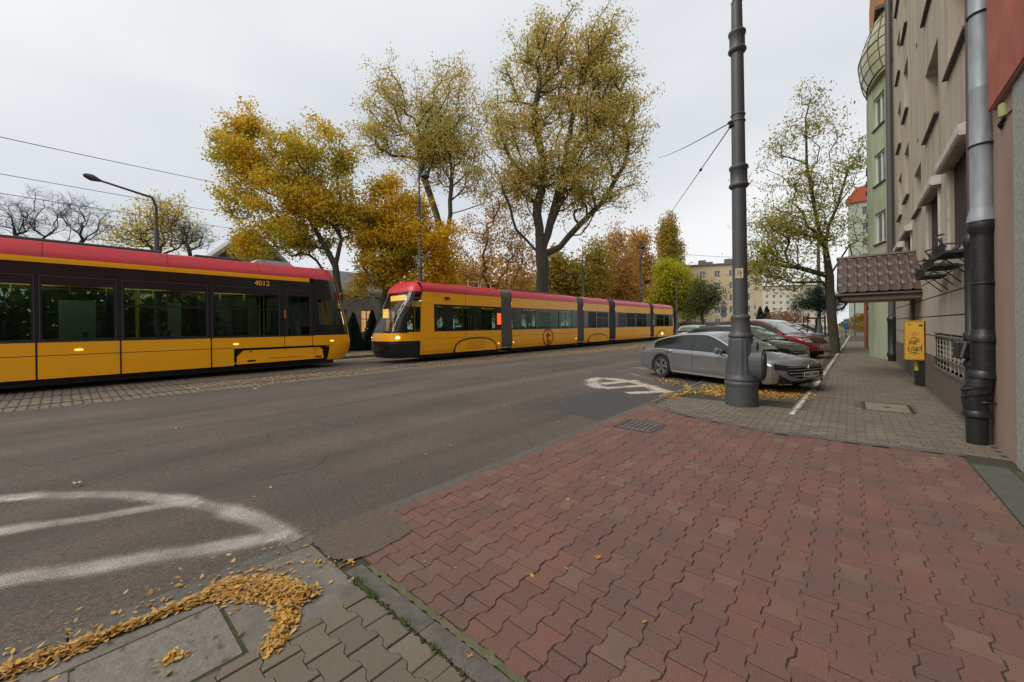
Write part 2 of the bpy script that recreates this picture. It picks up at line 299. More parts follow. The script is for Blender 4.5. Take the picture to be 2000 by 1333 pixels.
b = MB(); b.grid([[(-19.2, y, -0.026), (ex, y, -0.026)] for ex, y in EDGE]); struct(b.build('tramway', m))
for nm, cx in (('tramway_rails', -15.3), ('tramway_rails', -16.85), ('tramway_rails', -13.65)):
    if cx == -15.3: continue
    b = MB()
    for s in (-.72, .72): b.box(cx + s - .035, cx + s + .035, -30, 120, -0.03, -0.019); b.box(cx + s + .036, cx + s + .085, -30, 120, -0.03, -0.0225, 1)
    struct(b.build('tramway_rails', [M_steel, M_tdark]))
# far pavement beyond the trams
b = MB(); b.box(-19.4, -19.2, -30, 120, -0.06, 0.09); struct(b.build('far_kerb', M_kerb))
reg('far_pavement', [-24, -19.4], [-30, 40, 120], 0.06, mat('far_paving', (0.16, 0.13, 0.1), 0.9, col2=(0.10, 0.085, 0.06), scale=4, stain=((0.26, 0.14, 0.05), 3, 0.5, 0.62, 0.8)))
# near side: mortar bed under all pavers
reg('pavement_bed', [-2.85, -0.6, 1.36], [-3, 7, 60], -0.0068, M_joint)
reg('parking_strip', [-2.84, -0.78], [9.0, 60], -0.0028, mat('parking_ground', (0.13, 0.11, 0.075), 0.95, col2=(0.085, 0.085, 0.042), scale=5, bump=0.7, bscale=60, stain=((0.17, 0.135, 0.09), 2, 0.5, 0.6, 0.7)))
# cross road and verge at the far end
reg('cross_road', [-60, 40], [62, 72], -0.02, M_asph); reg('verge', [-40, 40], [74, 82], 0.02, M_grass)
b = MB(); b.box(-60, 40, 73.8, 74, -0.05, 0.1); struct(b.build('verge_kerb', M_conc))
reg('plaza', [-2.8, 30], [60, 62], -0.012, M_grey)
# kerb between road and paving
b = MB()
y = -3.0
while y < 7.35:
    b.box(-2.99 if y < 0.5 else -2.985, -2.86, y + .004, min(y + 0.998, 7.4), -0.12, -0.004 + random.uniform(-.003, .002)); y += 1.0
struct(b.build('kerb', M_kerb, bevel=0.006))
b = MB(); y = 7.45
while y < 60: b.box(-2.96, -2.85, y, y + 0.99, -0.12, 0.012); y += 1.0
struct(b.build('parking_kerb', M_kerb, bevel=0.008))
# bone-shaped interlocking pavers
def sfun(t):
    t = t % 1.0; d = abs(t - 0.5) * 2   # 1 at the ends, 0 at the waist
    return max(-1, min(1, (d - 0.5) * 5))
def bones(name, m, inside, x0, x1, y0, y1, swap=False, L=0.2, P=0.14, amp=0.0118):
    V = []; Fc = []
    full = [(-.5, 1), (-.34, 1), (-.17, -1), (.17, -1), (.34, 1), (.5, 1)]; hA = [(-.5, 1), (-.34, 1), (-.17, -1), (-.012, -1)]; hB = [(.012, -1), (.17, -1), (.34, 1), (.5, 1)]
    nc = int(((y1 - y0) if swap else (x1 - x0)) / P) + 2; nr = int(((x1 - x0) if swap else (y1 - y0)) / L) + 2
    for i in range(nc):
        for j in range(nr):
            cx = i * P; cy = j * L + (L / 2 if i % 2 else 0)
            px, py = (x0 + cy, y0 + cx) if swap else (x0 + cx, y0 + cy)
            if not inside(px, py): continue
            pcs = [hA, hB] if random.random() < .09 else [full]
            for prof in pcs:
             r1, r2, r3 = max(-.0018, random.gauss(0, .0010)) - (.0028 * random.random() if random.random() < .08 else 0), max(-.012, min(.012, random.gauss(0, .006))), max(-.012, min(.012, random.gauss(0, .007))); sh = random.gauss(0, .0012)
             k = len(V); rings = []
             for g_, z in ((0.0015, -0.016), (0.0017, -0.0038), (0.0050, 0.0)):
                ring = []
                pr = [(t_ * (L - 2 * g_ - .0050) , (P / 2 + amp * s_ - g_)) for t_, s_ in prof]
                for yy, hw in pr: ring.append((hw, yy))
                for yy, hw in reversed(pr): ring.append((-hw, yy))
                for a_, c_ in ring:
                    if swap: a_, c_ = c_, a_
                    V.append((px + a_ + sh, py + c_, z + r1 + r2 * a_ + r3 * c_))
             q = len(ring)
             for a in range(2):
                for c in range(q):
                    c2 = (c + 1) % q; f = (k + a * q + c, k + a * q + c2, k + (a + 1) * q + c2, k + (a + 1) * q + c); Fc.append(f if not swap else f[::-1])
             f = tuple(k + 2 * q + c for c in range(q)); Fc.append(f if not swap else f[::-1])
    me = bpy.data.meshes.new(name); me.from_pydata(V, [], Fc); me.materials.append(m); me.update(); o = bpy.data.objects.new(name, me); COL.objects.link(o); return struct(o)
def far_edge(x):   # where the red paving ends (measured)
    return float(np.interp(x, [-2.85, -2.5, -1.85, -0.9, 0.1, 0.95], [7.25, 6.95, 6.62, 6.36, 6.45, 6.55]))
red_in = lambda x, y: -2.95 < x < 1.0 and y > 1.15 and y < far_edge(x) and not (x < -2.62 and y < 1.45)
RED = bones('red_paving', M_red, red_in, -2.94, 1.0, 1.18, 7.3)
def cut(o, pts):
    me = o.data; b = bmesh.new(); b.from_mesh(me)
    for co, no in pts: bmesh.ops.bisect_plane(b, geom=b.verts[:] + b.edges[:] + b.faces[:], plane_co=co, plane_no=no, clear_outer=True)
    b.to_mesh(me); b.free()
cut(RED, [((0, 1.268, 0), (0, -1, 0)), ((-2.853, 0, 0), (-1, 0, 0)), ((0.93, 0, 0), (1, 0, 0))])
GB = bones('grey_bone_paving', M_grey, lambda x, y: y < 1.22, -2.25, 1.4, -1.6, 1.25, swap=True)
cut(GB, [((0, 1.118, 0), (0, 1, 0)), ((-2.12, 0, 0), (-1, 0, 0)), ((1.33, 0, 0), (1, 0, 0))])
# divider kerb between grey and red paving, with mossy edge
b = MB(); x = -2.36; random.seed(3)
while x < 1.3: b.box(x, min(x + 0.747, 1.33), 1.128, 1.232, -0.1, 0.004 + random.uniform(-.002, .002)); x += 0.75
struct(b.build('divider_kerb', M_kerb, bevel=0.005))
b = MB(); pts = [(-2.3 + i * 0.03, 1.250 + random.gauss(0, .004)) for i in range(120)]
b.ribbon(pts, [0.028 + random.uniform(0, .022) for _ in pts], 0.0045); b.uv = None; struct(b.build('grit_strip', mat('mossy_grit', (0.17, 0.145, 0.10), 0.95, col2=(0.10, 0.115, 0.045), scale=9, bump=1, bscale=120)))
b = MB()
for i in range(240):
    x = -2.3 + random.random() ** 1.3 * 2.2; yy = 1.12 + random.gauss(0, .006); r = random.uniform(.004, .011) * (1.5 if -2.2 < x < -1.7 else 1)
    b.lathe([(r, -.004), (r * .8, r * .5), (r * .2, r * .8)], (x, yy), 5)
tag(b.build('moss', M_moss, smooth=True), 'green moss growing along the joint of the dark divider kerb', 'moss', kind='stuff')
b = MB()   # grass blades sprouting from the joint
for i in range(150):
    c = random.choice([(-2.03, 1.125), (-2.03, 1.12), (-1.72, 1.12), (-1.45, 1.118), (-2.2, 1.13)]); a = random.uniform(0, 6.3); h = random.uniform(.015, .045); x, y = c[0] + random.gauss(0, .025), c[1] + random.gauss(0, .01)
    dx, dy = math.cos(a) * .003, math.sin(a) * .003; ex, ey = x - dy * 8 * random.random(), y + dx * 8 * random.random()
    b.poly([(x - dx, y - dy, 0), (x + dx, y + dy, 0), (ex, ey, h)])
tag(b.build('grass_tuft', mat('grass_blade', (0.10, 0.19, 0.03), 0.7, trans=0.3)), 'small green grass tuft sprouting beside the divider kerb', 'grass', kind='stuff')
# ground left of the divider: concrete apron, inspection slab
b = MB(); b.box(-2.855, -2.12, -3, 1.118, -0.05, -0.006); struct(b.build('concrete_apron', M_conc))
b = MB(); random.seed(5); _p = []
for k in range(72):
    a_ = 2 * math.pi * k / 72; r_ = 1 + random.gauss(0, .025); c_, s_ = math.cos(a_), math.sin(a_)
    _p.append((-2.70 + .285 * r_ * math.copysign(abs(c_) ** .6, c_), 1.47 + (.345 if s_ < 0 else .24) * r_ * math.copysign(abs(s_) ** .6, s_)))
b.sheet(_p, 0.0046)
struct(b.build('sandy_patch', M_sand))
b = MB(); b.box(-2.62, -2.14, 0.02, 0.535, -0.03, 0.003); b.box(-2.62, -2.14, -0.55, 0.0, -0.03, 0.002)
tag(b.build('inspection_slab', M_slabc, bevel=0.004), 'rectangular grey concrete cover slab set in the foreground pavement', 'manhole cover')
b = MB(); b.box(-2.64, -2.12, 0.536, 0.552, -0.02, -0.003); b.box(-2.14, -2.12, -0.5, 0.55, -0.02, -0.0015); b.box(-2.64, -2.62, -0.5, 0.55, -0.02, -0.002); struct(b.build('slab_joint', M_moss))
# small rectangular grey pavers farther up the street
def bricks(name, m, inside, x0, x1, y0, y1, L=0.2, P=0.1, zj=.0015):
    V = []; Fc = []; i = 0; y = y0
    while y < y1:
        x = x0 + (L / 2 if i % 2 else 0)
        while x < x1:
            if inside(x, y):
                k = len(V); z = random.gauss(0, zj); g_ = 0.003; h = 0.006
                V += [(x - L/2 + g_, y - P/2 + g_, -.012), (x + L/2 - g_, y - P/2 + g_, -.012), (x + L/2 - g_, y + P/2 - g_, -.012), (x - L/2 + g_, y + P/2 - g_, -.012),
                      (x - L/2 + h, y - P/2 + h, z), (x + L/2 - h, y - P/2 + h, z), (x + L/2 - h, y + P/2 - h, z), (x - L/2 + h, y + P/2 - h, z)]
                Fc += [(k + 4, k + 5, k + 6, k + 7)] + [(k + a, k + (a + 1) % 4, k + 4 + (a + 1) % 4, k + 4 + a) for a in range(4)]
            x += L
        y += P; i += 1
    me = bpy.data.meshes.new(name); me.from_pydata(V, [], Fc); me.materials.append(m); me.update(); o = bpy.data.objects.new(name, me); COL.objects.link(o); return struct(o)
kx = lambda y: float(np.interp(y, [7.5, 12, 37, 60], [-0.74, -0.62, -0.27, 0.0]))
bricks('pavement', M_grey, lambda x, y: (x > kx(y) + .1 or y < 8.3) and far_edge(x) + .12 < y and not (0.10 < x < 0.80 and 9.0 < y < 9.9), -2.75, 1.3, 6.3, 40)
b = MB(); xs = np.linspace(-2.86, 0.95, 30); b.ribbon([(x, far_edge(x) + .03) for x in xs], 0.12, 0.004); b.uv = None; struct(b.build('edge_kerb', M_kerb))
b = MB(); b.grid([[(kx(y) - .07, y, .006), (kx(y) + .06, y, .006)] for y in (8.3, 10, 14, 20, 30, 40, 60)]); b.grid([[(kx(y) + .06, y, .006), (kx(y) + .06, y, -.02)] for y in (8.3, 10, 14, 20, 30, 40, 60)]); struct(b.build('parking_edge_kerb', M_conc))
b = MB(); b.ribbon([(kx(y), y) for y in np.linspace(7.75, 58, 90)], 0.12, 0.0125); tag(b.build('kerb_marking', wornpaint('white_kerb_paint', (0.6, 0.58, 0.52), 0.62, 0.80, 12)), None, None, kind='structure')
b = MB(); b.ribbon([(kx(13.6), 13.6), (0.3, 13.55), (1.0, 13.6)], 0.03, 0.006); struct(b.build('bay_line', M_white))
# right-hand edge: dark slabs by the wall
b = MB(); y = 2.0
for L_ in (1.0, 1.0, 1.0, 1.25): b.box(0.945, 1.20, y + .004, y + L_ - .004, -0.05, 0.005); y += L_
struct(b.build('edge_slabs', mat('dark_slab', (0.10, 0.10, 0.088), 0.85, col2=(0.075, 0.08, 0.06), scale=7, bump=0.4, bscale=90), bevel=0.006))
b = MB(); b.box(1.21, 1.5, 1.5, 6.2, -0.05, -0.004); struct(b.build('wall_gutter', M_soil))
# road paint, patches, covers
PZ = -0.0255
sheet_obj('asphalt_patch', [(-4.62, 6.15), (-4.45, 8.75), (-3.05, 8.9), (-2.99, 5.55)], PZ - .002, M_asph_dark)
def arc(pts, k=10):   # Catmull-Rom
    P = [np.array(p, float) for p in pts]; P = [2 * P[0] - P[1]] + P + [2 * P[-1] - P[-2]]; o = []
    for i in range(1, len(P) - 2):
        for t in np.linspace(0, 1, k, endpoint=False): o.append(0.5 * ((2 * P[i]) + (-P[i-1] + P[i+1]) * t + (2*P[i-1] - 5*P[i] + 4*P[i+1] - P[i+2]) * t*t + (-P[i-1] + 3*P[i] - 3*P[i+1] + P[i+2]) * t**3))
    return o + [P[-2]]
b = MB()
b.ribbon(arc([ground(*p)[:2] for p in ((-160, 985), (0, 968), (120, 962), (260, 962), (400, 982), (500, 1008), (575, 1050))]), 0.29, PZ, 0)
b.ribbon([ground(*p)[:2] for p in ((-200, 1062), (0, 1032), (200, 1003), (385, 972))], 0.27, PZ + .001, 0)
b.ribbon([ground(*p)[:2] for p in ((-250, 1170), (0, 1128), (280, 1085), (555, 1040))], 0.31, PZ + .001, 0)
struct(b.build('hatched_marking', M_white_thin))
b = MB(); b.ribbon([ground(*p)[:2] for p in ((-60, 980), (95, 962))], 0.16, PZ + .002); b.ribbon([ground(*p)[:2] for p in ((520, 1047), (562, 1040))], 0.24, PZ + .002); b.ribbon([ground(*p)[:2] for p in ((370, 990), (398, 975))], 0.13, PZ + .002); struct(b.build('fresh_marking', M_white))
b = MB()
b.ribbon(arc([ground(*p)[:2] for p in ((1170, 757), (1158, 748), (1160, 740), (1185, 738), (1240, 746), (1310, 766))]), 0.55, PZ, 0)
for p, q in (((1175, 748), (1245, 742)), ((1180, 757), (1262, 751)), ((1225, 766), (1300, 762))): b.ribbon([ground(*p)[:2], ground(*q)[:2]], 0.42, PZ + .001, 0)
struct(b.build('island_marking', wornpaint('island_paint', (0.50, 0.44, 0.36), 0.54, 0.76, 22)))
b = MB(); b.ribbon([ground(*p)[:2] for p in ((1240, 717), (1285, 722))], 0.2, PZ + .001); b.ribbon([ground(*p)[:2] for p in ((1230, 728), (1275, 740))], 0.12, PZ + .001); struct(b.build('bay_marking', M_white_thin))
# cracks and seams
b = MB(); random.seed(21)
for k in range(9):   # hairline cracks in the asphalt
    x, y, a = random.uniform(-8.5, -3.4), random.uniform(.8, 9), random.uniform(0, 6.3); pts = []
    for i in range(random.randint(12, 34)): pts.append((x, y)); a += random.gauss(0, .35); x += .06 * math.cos(a); y += .06 * math.sin(a)
    pts = [p for p in pts if -11 < p[0] < -3.05]
    if len(pts) > 4: b.ribbon(pts, [random.uniform(.003, .009) for _ in pts], -0.0251)
b.uv = None
struct(b.build('crack', mat('crack_dark', (0.028, 0.025, 0.023), 0.9)))
b = MB(); random.seed(9)
b.ribbon([(-3.0 + random.gauss(0, .006), y) for y in np.linspace(-1, 7.4, 90)], [random.uniform(.006, .022) for _ in range(90)], PZ + .0005)
b.ribbon([(-8.0 + .25 * math.sin(y * .5) + random.gauss(0, .02), y) for y in np.linspace(1, 40, 140)], .013, PZ + .0005); b.uv = None
struct(b.build('road_seam', mat('tar_seam', (0.045, 0.042, 0.04), 0.8)))
def cover(name, x0, x1, y0, y1, m, label, slots=6, z=0.003):
    t = thing(name, ((x0 + x1) / 2, (y0 + y1) / 2, z), label, 'manhole cover')
    b = MB(); frame(b, (0, 0, 0), X_, Y_, Z_, x0 - .05, x1 + .05, y0 - .05, y1 + .05, .045, -.02, z - .0005); b.build('frame', M_blk, t)
    b = MB(); b.box(x0, x1, y0, y1, -.02, z)
    o = b.build('lid', m, t, bevel=.004)
    b = MB()
    for i in range(slots): xx = x0 + (x1 - x0) * (i + .5) / slots; b.box(xx - .008, xx + .008, y0 + .07, y1 - .07, z, z + .003)
    if slots: b.build('slot', M_tdark, o)
    return t, o
cover('manhole_cover', 0.2, 0.75, 9.05, 9.85, mat('cover_concrete', (0.24, 0.2, 0.14), 0.85, col2=(0.18, 0.15, 0.11), scale=6, bump=.4), 'pale rectangular manhole cover in the grey pavement', 0)
b = MB().box(0.44, 0.52, 9.42, 9.5, .003, .006); b.build('lifting_hole', M_tdark, bpy.data.objects['manhole_cover'])
cover('drain_cover', -2.62, -2.12, 5.35, 5.85, mat('iron_cover', (0.11, 0.095, 0.09), 0.6, metal=.2, col2=(0.16, .13, .115), scale=20, bump=.6), 'dark iron drain cover let into the red pavers near the kerb', 7, .004)
# ================================================================ trams
def side_grid(b, xs, Wd, prof, y0, y1, both=True, mi=0, ny=2):
    ys = np.linspace(y0, y1, ny)
    b.grid([[(xs - dx, y, z) for dx, z in prof] for y in ys], mi)
    if both: b.grid([[(xs - Wd + dx, y, z) for dx, z in prof] for y in ys], mi)
    return b
def over(xs, Wd, prof):   # profile from the near side over the roof to the far side
    return [(xs - dx, z) for dx, z in prof] + [(xs - Wd + dx, z) for dx, z in reversed(prof)]
def front_pt(xc, hw, ys, dr, d, t, z, a=.45, bb=.9):
    s, c = math.sin(t), abs(math.cos(t)); return (xc + hw * math.copysign(abs(s) ** a, s), ys + dr * d * c ** bb, z)
def front_patch(b, xc, hw, ys, dr, dfun, t0, t1, zs, nt=9, push=0.0, mi=0, hfun=None):
    ts = np.radians(np.linspace(t0, t1, nt))
    b.grid([[front_pt(xc, (hfun(z) if hfun else hw) + push, ys, dr, dfun(z) + push, t, z) for t in ts] for z in zs], mi); return b
PX = lambda px, X, py=610: float(onX(px, py, X)[1])
# ---- tram with black window band, seen from the side, nose to the right
xs, Wd = -15.56, 2.4; xc = xs - Wd / 2; Y0, Y1 = -13.0, 6.3
T1 = thing('tram', (xc, 0, 0), 'yellow and red tram with a black window band numbered 4012', 'tram')
b = MB(); ops = [(PX(457, xs, 690) - Y0, 6.62 - .42 - Y0 + .02, 0.28, 0.86)]
facade(b, (xs, Y0, 0), Y_, X_, Y1 - Y0, 0.3, 1.23, [(ops[0][0], Y1 - Y0, .3, .87)], .12, 0, 1); bf = MB(); facade(bf, (xs - Wd, Y0, 0), Y_, -X_, Y1 - Y0, 0.3, 1.23, [], .1); bf.build('body_panel', M_yel, T1)
body1 = b.build('body_panel', [M_yel, M_tdark], T1)
b = MB(); yb = ops[0][0] + Y0
b.prism([(yb + .09, .33), (yb + .09, .58), (yb + .28, .79), (6.50, .79), (6.62, .70), (6.64, .36)], (xs - .10, 0, 0), Y_, Z_, X_, 0, .085); b.prism([(yb + .09, .33), (6.64, .36), (6.64, .5), (yb + .09, .47)], (xs - .01, 0, 0), Y_, Z_, X_, 0, .02)
bc = b.build('bogie_cover', M_yel, T1, bevel=.012)
b = MB()
for yy in (yb + .5, 6.45): b.box(xs + .011, xs + .016, yy - .12, yy + .12, .40, .46)
for yy in (yb + .5, 6.4): b.prism([(yy + .03 * math.cos(a), .74 + .03 * math.sin(a)) for a in np.linspace(0, 6.28, 9)[:-1]], (xs - .016, 0, 0), Y_, Z_, X_, 0, .006)
b.box(xs + .011, xs + .014, yb + 1.0, 5.9, .475, .49); b.build('cover_slot', M_tdark, bc)
b = MB(); b.box(xs - Wd + .15, xs - .15, Y0, 7.1, .12, .75); b.box(xs - Wd + .1, xs - .13, Y0, 6.8, .30, .9); b.build('underframe', M_tdark, T1)
SE = [PX(p, xs) for p in (70, 235, 412)] + [PX(555, xs), PX(610, xs)]
wins = [(PX(82, xs), PX(222, xs), 0), (PX(243, xs), PX(402, xs), 1), (PX(418, xs), PX(543, xs), 1), (PX(563, xs), PX(604, xs), 0), (PX(-90, xs), PX(60, xs), 0)]
y = PX(-90, xs) - .25
while y - 1.9 > Y0: wins.append((y - 1.7, y, 0)); y -= 2.0
b = MB(); facade(b, (xs - .004, Y0, 0), Y_, X_, Y1 - Y0, 1.23, 3.28, [(a - Y0, c - Y0, 1.30, 2.72) for a, c, k in wins], .05); b.build('window_band', M_tblk, T1); b = MB(); facade(b, (xs - Wd + .004, Y0, 0), Y_, -X_, Y1 - Y0, 1.23, 3.28, [(a - Y0, c - Y0, 1.36, 2.75) for a, c, k in wins], .05)
b.build('window_band', M_tblk, T1)
for a, c, k in wins:
    b = MB(); b.box(xs - .032, xs - .024, a, c, 1.30, 2.72); g = b.build('window', G_tram, T1)
    b = MB(); b.box(xs - Wd + .02, xs - Wd + .03, a, c, 1.36, 2.75); b.build('window', G_tram, T1)
    b = MB(); frame(b, (xs, 0, 0), Y_, Z_, X_, a - .05, c + .05, 1.25, 2.95, .012, -.003, .003); b.build('trim', M_seal, g)
    if k:
        b = MB(); b.box(xs - .05, xs - .02, a, c, 2.19, 2.24); b.box(xs - .05, xs - .02, (a + c) / 2 - .02, (a + c) / 2 + .02, 2.24, 2.72); b.build('mullion', M_tblk, g)
b = MB(); side_grid(b, xs, Wd, [(-.012, 3.28), (-.016, 3.35), (-.012, 3.42)], Y0, 6.15); b.build('stripe', M_yel, T1)
RP = [(-.004, 3.42), (.01, 3.50), (.05, 3.60), (.24, 3.84), (.42, 3.88)]
b = MB(); sec = [Y0, -8.0, -3.2, PX(82, xs, 480) , PX(328, xs, 500), PX(507, xs, 520), 6.3]
for i in range(len(sec) - 1): b.grid([[(x, y, z) for x, z in over(xs, Wd, RP)] for y in (sec[i] + .006, sec[i + 1] - .006)])
rf = b.build('roof', M_redp, T1, smooth=True, angle=25)
b = MB(); b.box(xc - .75, xc + .75, Y0, 6.2, 3.70, 3.80); b.grid([[(x, y, z) for x, z in over(xs - .01, Wd - .02, RP)] for y in (Y0, 6.25)]); b.build('roof_lining', M_tdark, T1)
for y0, y1, z1 in ((-12, -6.5, 4.05), (-5.5, 2.0, 3.97), (2.8, 4.1, 3.97)):
    b = MB(); b.box(xc - .72, xc + .72, y0, y1, 3.86, z1); b.build('roof_box', M_seal, T1, bevel=.03)
b = MB(); b.prism([(4.45, 3.89), (5.75, 3.89), (5.65, 4.03), (4.6, 4.03)], (xc - .6, 0, 0), Y_, Z_, X_, 0, 1.3); b.build('air_conditioner', M_white_p, T1, bevel=.02)
d1 = lambda z: float(np.interp(z, [.3, .6, .95, 1.25, 3.2, 3.88], [1.5, 1.7, 1.75, 1.70, 1.2, .9]))
h1 = lambda z: float(np.interp(z, [.25, .45, .8, 3.42, 3.6, 3.88], [1.12, 1.17, 1.2, 1.2, 1.14, .92]))
fp = lambda nm, m_, t0, t1, zs, push=0, nt=9, par=None: front_patch(MB(), xc, 1.2, 6.3, 1, d1, t0, t1, zs, nt, push, hfun=h1).build(nm, m_, par or T1, smooth=True)
fp('nose_panel', M_yel, -90, 90, [.86, .95, 1.05, 1.15, 1.25], nt=25); fp('skirt', M_yel, -72, 72, [.28, .36, .5, .7, .86], nt=21)
fp('corner_pillar', M_yel, 17, 29, np.linspace(1.25, 3.5, 10), .012); fp('corner_pillar', M_yel, -29, -17, np.linspace(1.25, 3.5, 10), .012)
fp('windscreen', G_screen, -17, 17, np.linspace(1.25, 3.3, 10)); fp('header', M_tblk, -17, 17, [3.3, 3.42])
for s in (1, -1):
    a0, a1 = (29, 90) if s > 0 else (-90, -29)
    fp('cab_band', M_tblk, a0, a1, [1.25, 1.35, 1.5, 1.66]); fp('cab_band', M_tblk, a0, a1, [2.65, 2.8, 3.0, 3.2, 3.42])
    fp('cab_window', G_tram, a0 if s > 0 else -84, 84 if s > 0 else a1, [1.66, 1.9, 2.2, 2.45, 2.65]); fp('cab_pillar', M_tblk, 84 if s > 0 else -90, 90 if s > 0 else -84, [1.66, 2.2, 2.65])
fp('nose_roof', M_redp, -90, 90, [3.42, 3.5, 3.6, 3.75, 3.88], nt=25)
b = MB(); b.poly([front_pt(xc, h1(3.88), 6.3, 1, d1(3.88), t, 3.87) for t in np.radians(np.linspace(-90, 90, 25))]); b.build('nose_top', M_redp, T1)
for ym in (PX(154, xs, 680), PX(461, xs, 672), 7.0): MB().prism([(ym + .085 * math.cos(a), 1.02 + .03 * math.sin(a)) for a in np.linspace(0, 6.28, 11)[:-1]], (xs - .02 if ym < 6 else xs - .06, 0, 0), Y_, Z_, X_, 0, .03).build('marker_lamp', M_amber, T1)
b = MB(); b.box(xs, xs + .006, PX(557, xs) - .03, PX(557, xs) + .02, 1.9, 2.2); b.build('door_button', mat('orange_strip', (.7, .13, .02), .4), T1)
b = MB()
for ym in SE[:3]: b.box(xs, xs + .003, ym - .018, ym + .018, .3, 1.23)
for ym in SE[3:]: b.box(xs, xs + .003, ym - .008, ym + .008, .87, 1.23)
b.box(xs, xs + .0025, Y0, ops[0][0] + Y0, .885, .9)
for ym in SE: b.box(xs - .002, xs + .003, ym - .008, ym + .008, 1.25, 3.28)
b.build('panel_seam', M_seal if False else M_tdark, T1)
text('fleet_number', '4012', .235, (xs + .004, PX(512, xs, 552), 3.115), Y_, Z_, M_yel, T1, bold=.004)
# interior
M_ceil = mat('ceiling_lamp', (.95, 1, .9), .4, emit=3.5)
def interior(T, xs, Wd, ya, yb, zc, bright=False, step=1.7):
    b = MB(); b.box(xs - Wd + .06, xs - .06, ya, yb, .34, .40); b.box(xs - Wd + .06, xs - .06, ya, yb, zc, zc + .05); b.box(xs - Wd + .07, xs - Wd + .10, ya, yb, .4, 1.3); b.box(xs - .22, xs - .19, ya, yb, .4, 1.2); b.build('interior_lining', M_int, T)
    for s_ in (.45, Wd - .45):
        for yl in np.arange(ya + 1, yb - 1, 2.2): MB().box(xs - s_ - .06, xs - s_ + .06, yl, yl + 1.3, zc - .03, zc - .004).build('ceiling_lamp', M_ceil, T)
    b = MB(); p = MB(); st = MB(); y = ya + .6; k = 0
    while y < yb - .4:
        for x in (xs - .55, xs - Wd + .55):
            b.box(x - .42, x + .42, y - .22, y + .2, .78, .86); b.prism([(y + .18, .84), (y + .26, .84), (y + .34, 1.48), (y + .28, 1.50)], (x - .42, 0, 0), Y_, Z_, X_, 0, .84)
        if k % 2 == 0:
            for x in (xs - .95, xs - Wd + .95): p.tube([(x, y - .3, .4), (x, y - .3, zc)], .019, 6)
        st.box(xs - .73, xs - .67, y, y + .02, zc - .42, zc - .2); st.box(xs - .73, xs - .67, y + .7, y + .72, zc - .42, zc - .2); y += step; k += 1
    for x in (xs - .7, xs - Wd + .7): p.tube([(x, ya, zc - .2), (x, yb, zc - .2)], .017, 6)
    b.build('seat_row', M_seat, T); p.build('handrail', M_rail_y, T); st.build('hand_strap', M_rail_y, T)
interior(T1, xs, Wd, -9, 6.1, 2.95)
for yy, w_ in ((-2.6, .5), (-.1, .75), (2.35, .35), (4.75, .4), (5.62, .4)): MB().box(xs - Wd + .22, xs - Wd + .26, yy, yy + w_, .95, 2.45).build('partition', mat('partition_green', (.27, .33, .28), .5), T1, bevel=.02)
MB().box(xs - Wd + .3, xs - Wd + .34, 6.5, 7.2, 1.6, 2.6).build('sun_blind', MATS['partition_green'], T1)
b = MB(); b.box(xs - Wd + .3, xs - .35, 5.9, 5.95, .4, 2.9); b.build('cab_wall', M_int, T1)
# ---- tram with yellow sides and four bellows, facing the camera
xs, Wd = -14.12, 2.4; xc = xs - Wd / 2
T2 = thing('tram', (xc, 10, 0), 'long yellow articulated tram with a red roof and a round red letter emblem', 'tram')
q = lambda px, py=620: PX(px, xs, py)
secs = [(10.3, q(979)), (q(1000), q(1128)), (q(1140), q(1190)), (q(1202), q(1270)), (q(1277), 42.2)]
LP = [(.06, .30), (.015, .50), (0, .75), (0, 1.31)]
UP = [(0, 2.55), (0, 3.08)]
R2 = [(-.004, 3.08), (.012, 3.2), (.06, 3.36), (.2, 3.5), (.45, 3.56), (.9, 3.58)]
W2 = [[(840, 850, 1), (854, 866, 0), (885, 925, 0), (930, 968, 1)], [(1019, 1046, 0), (1052, 1092, 2), (1094, 1116, 0)], [(1149, 1164, 0), (1166, 1187, 2)], [(1207, 1222, 0), (1224, 1240, 0), (1243, 1262, 0)], [(1282, 1296, 0), (1298, 1306, 0)]]
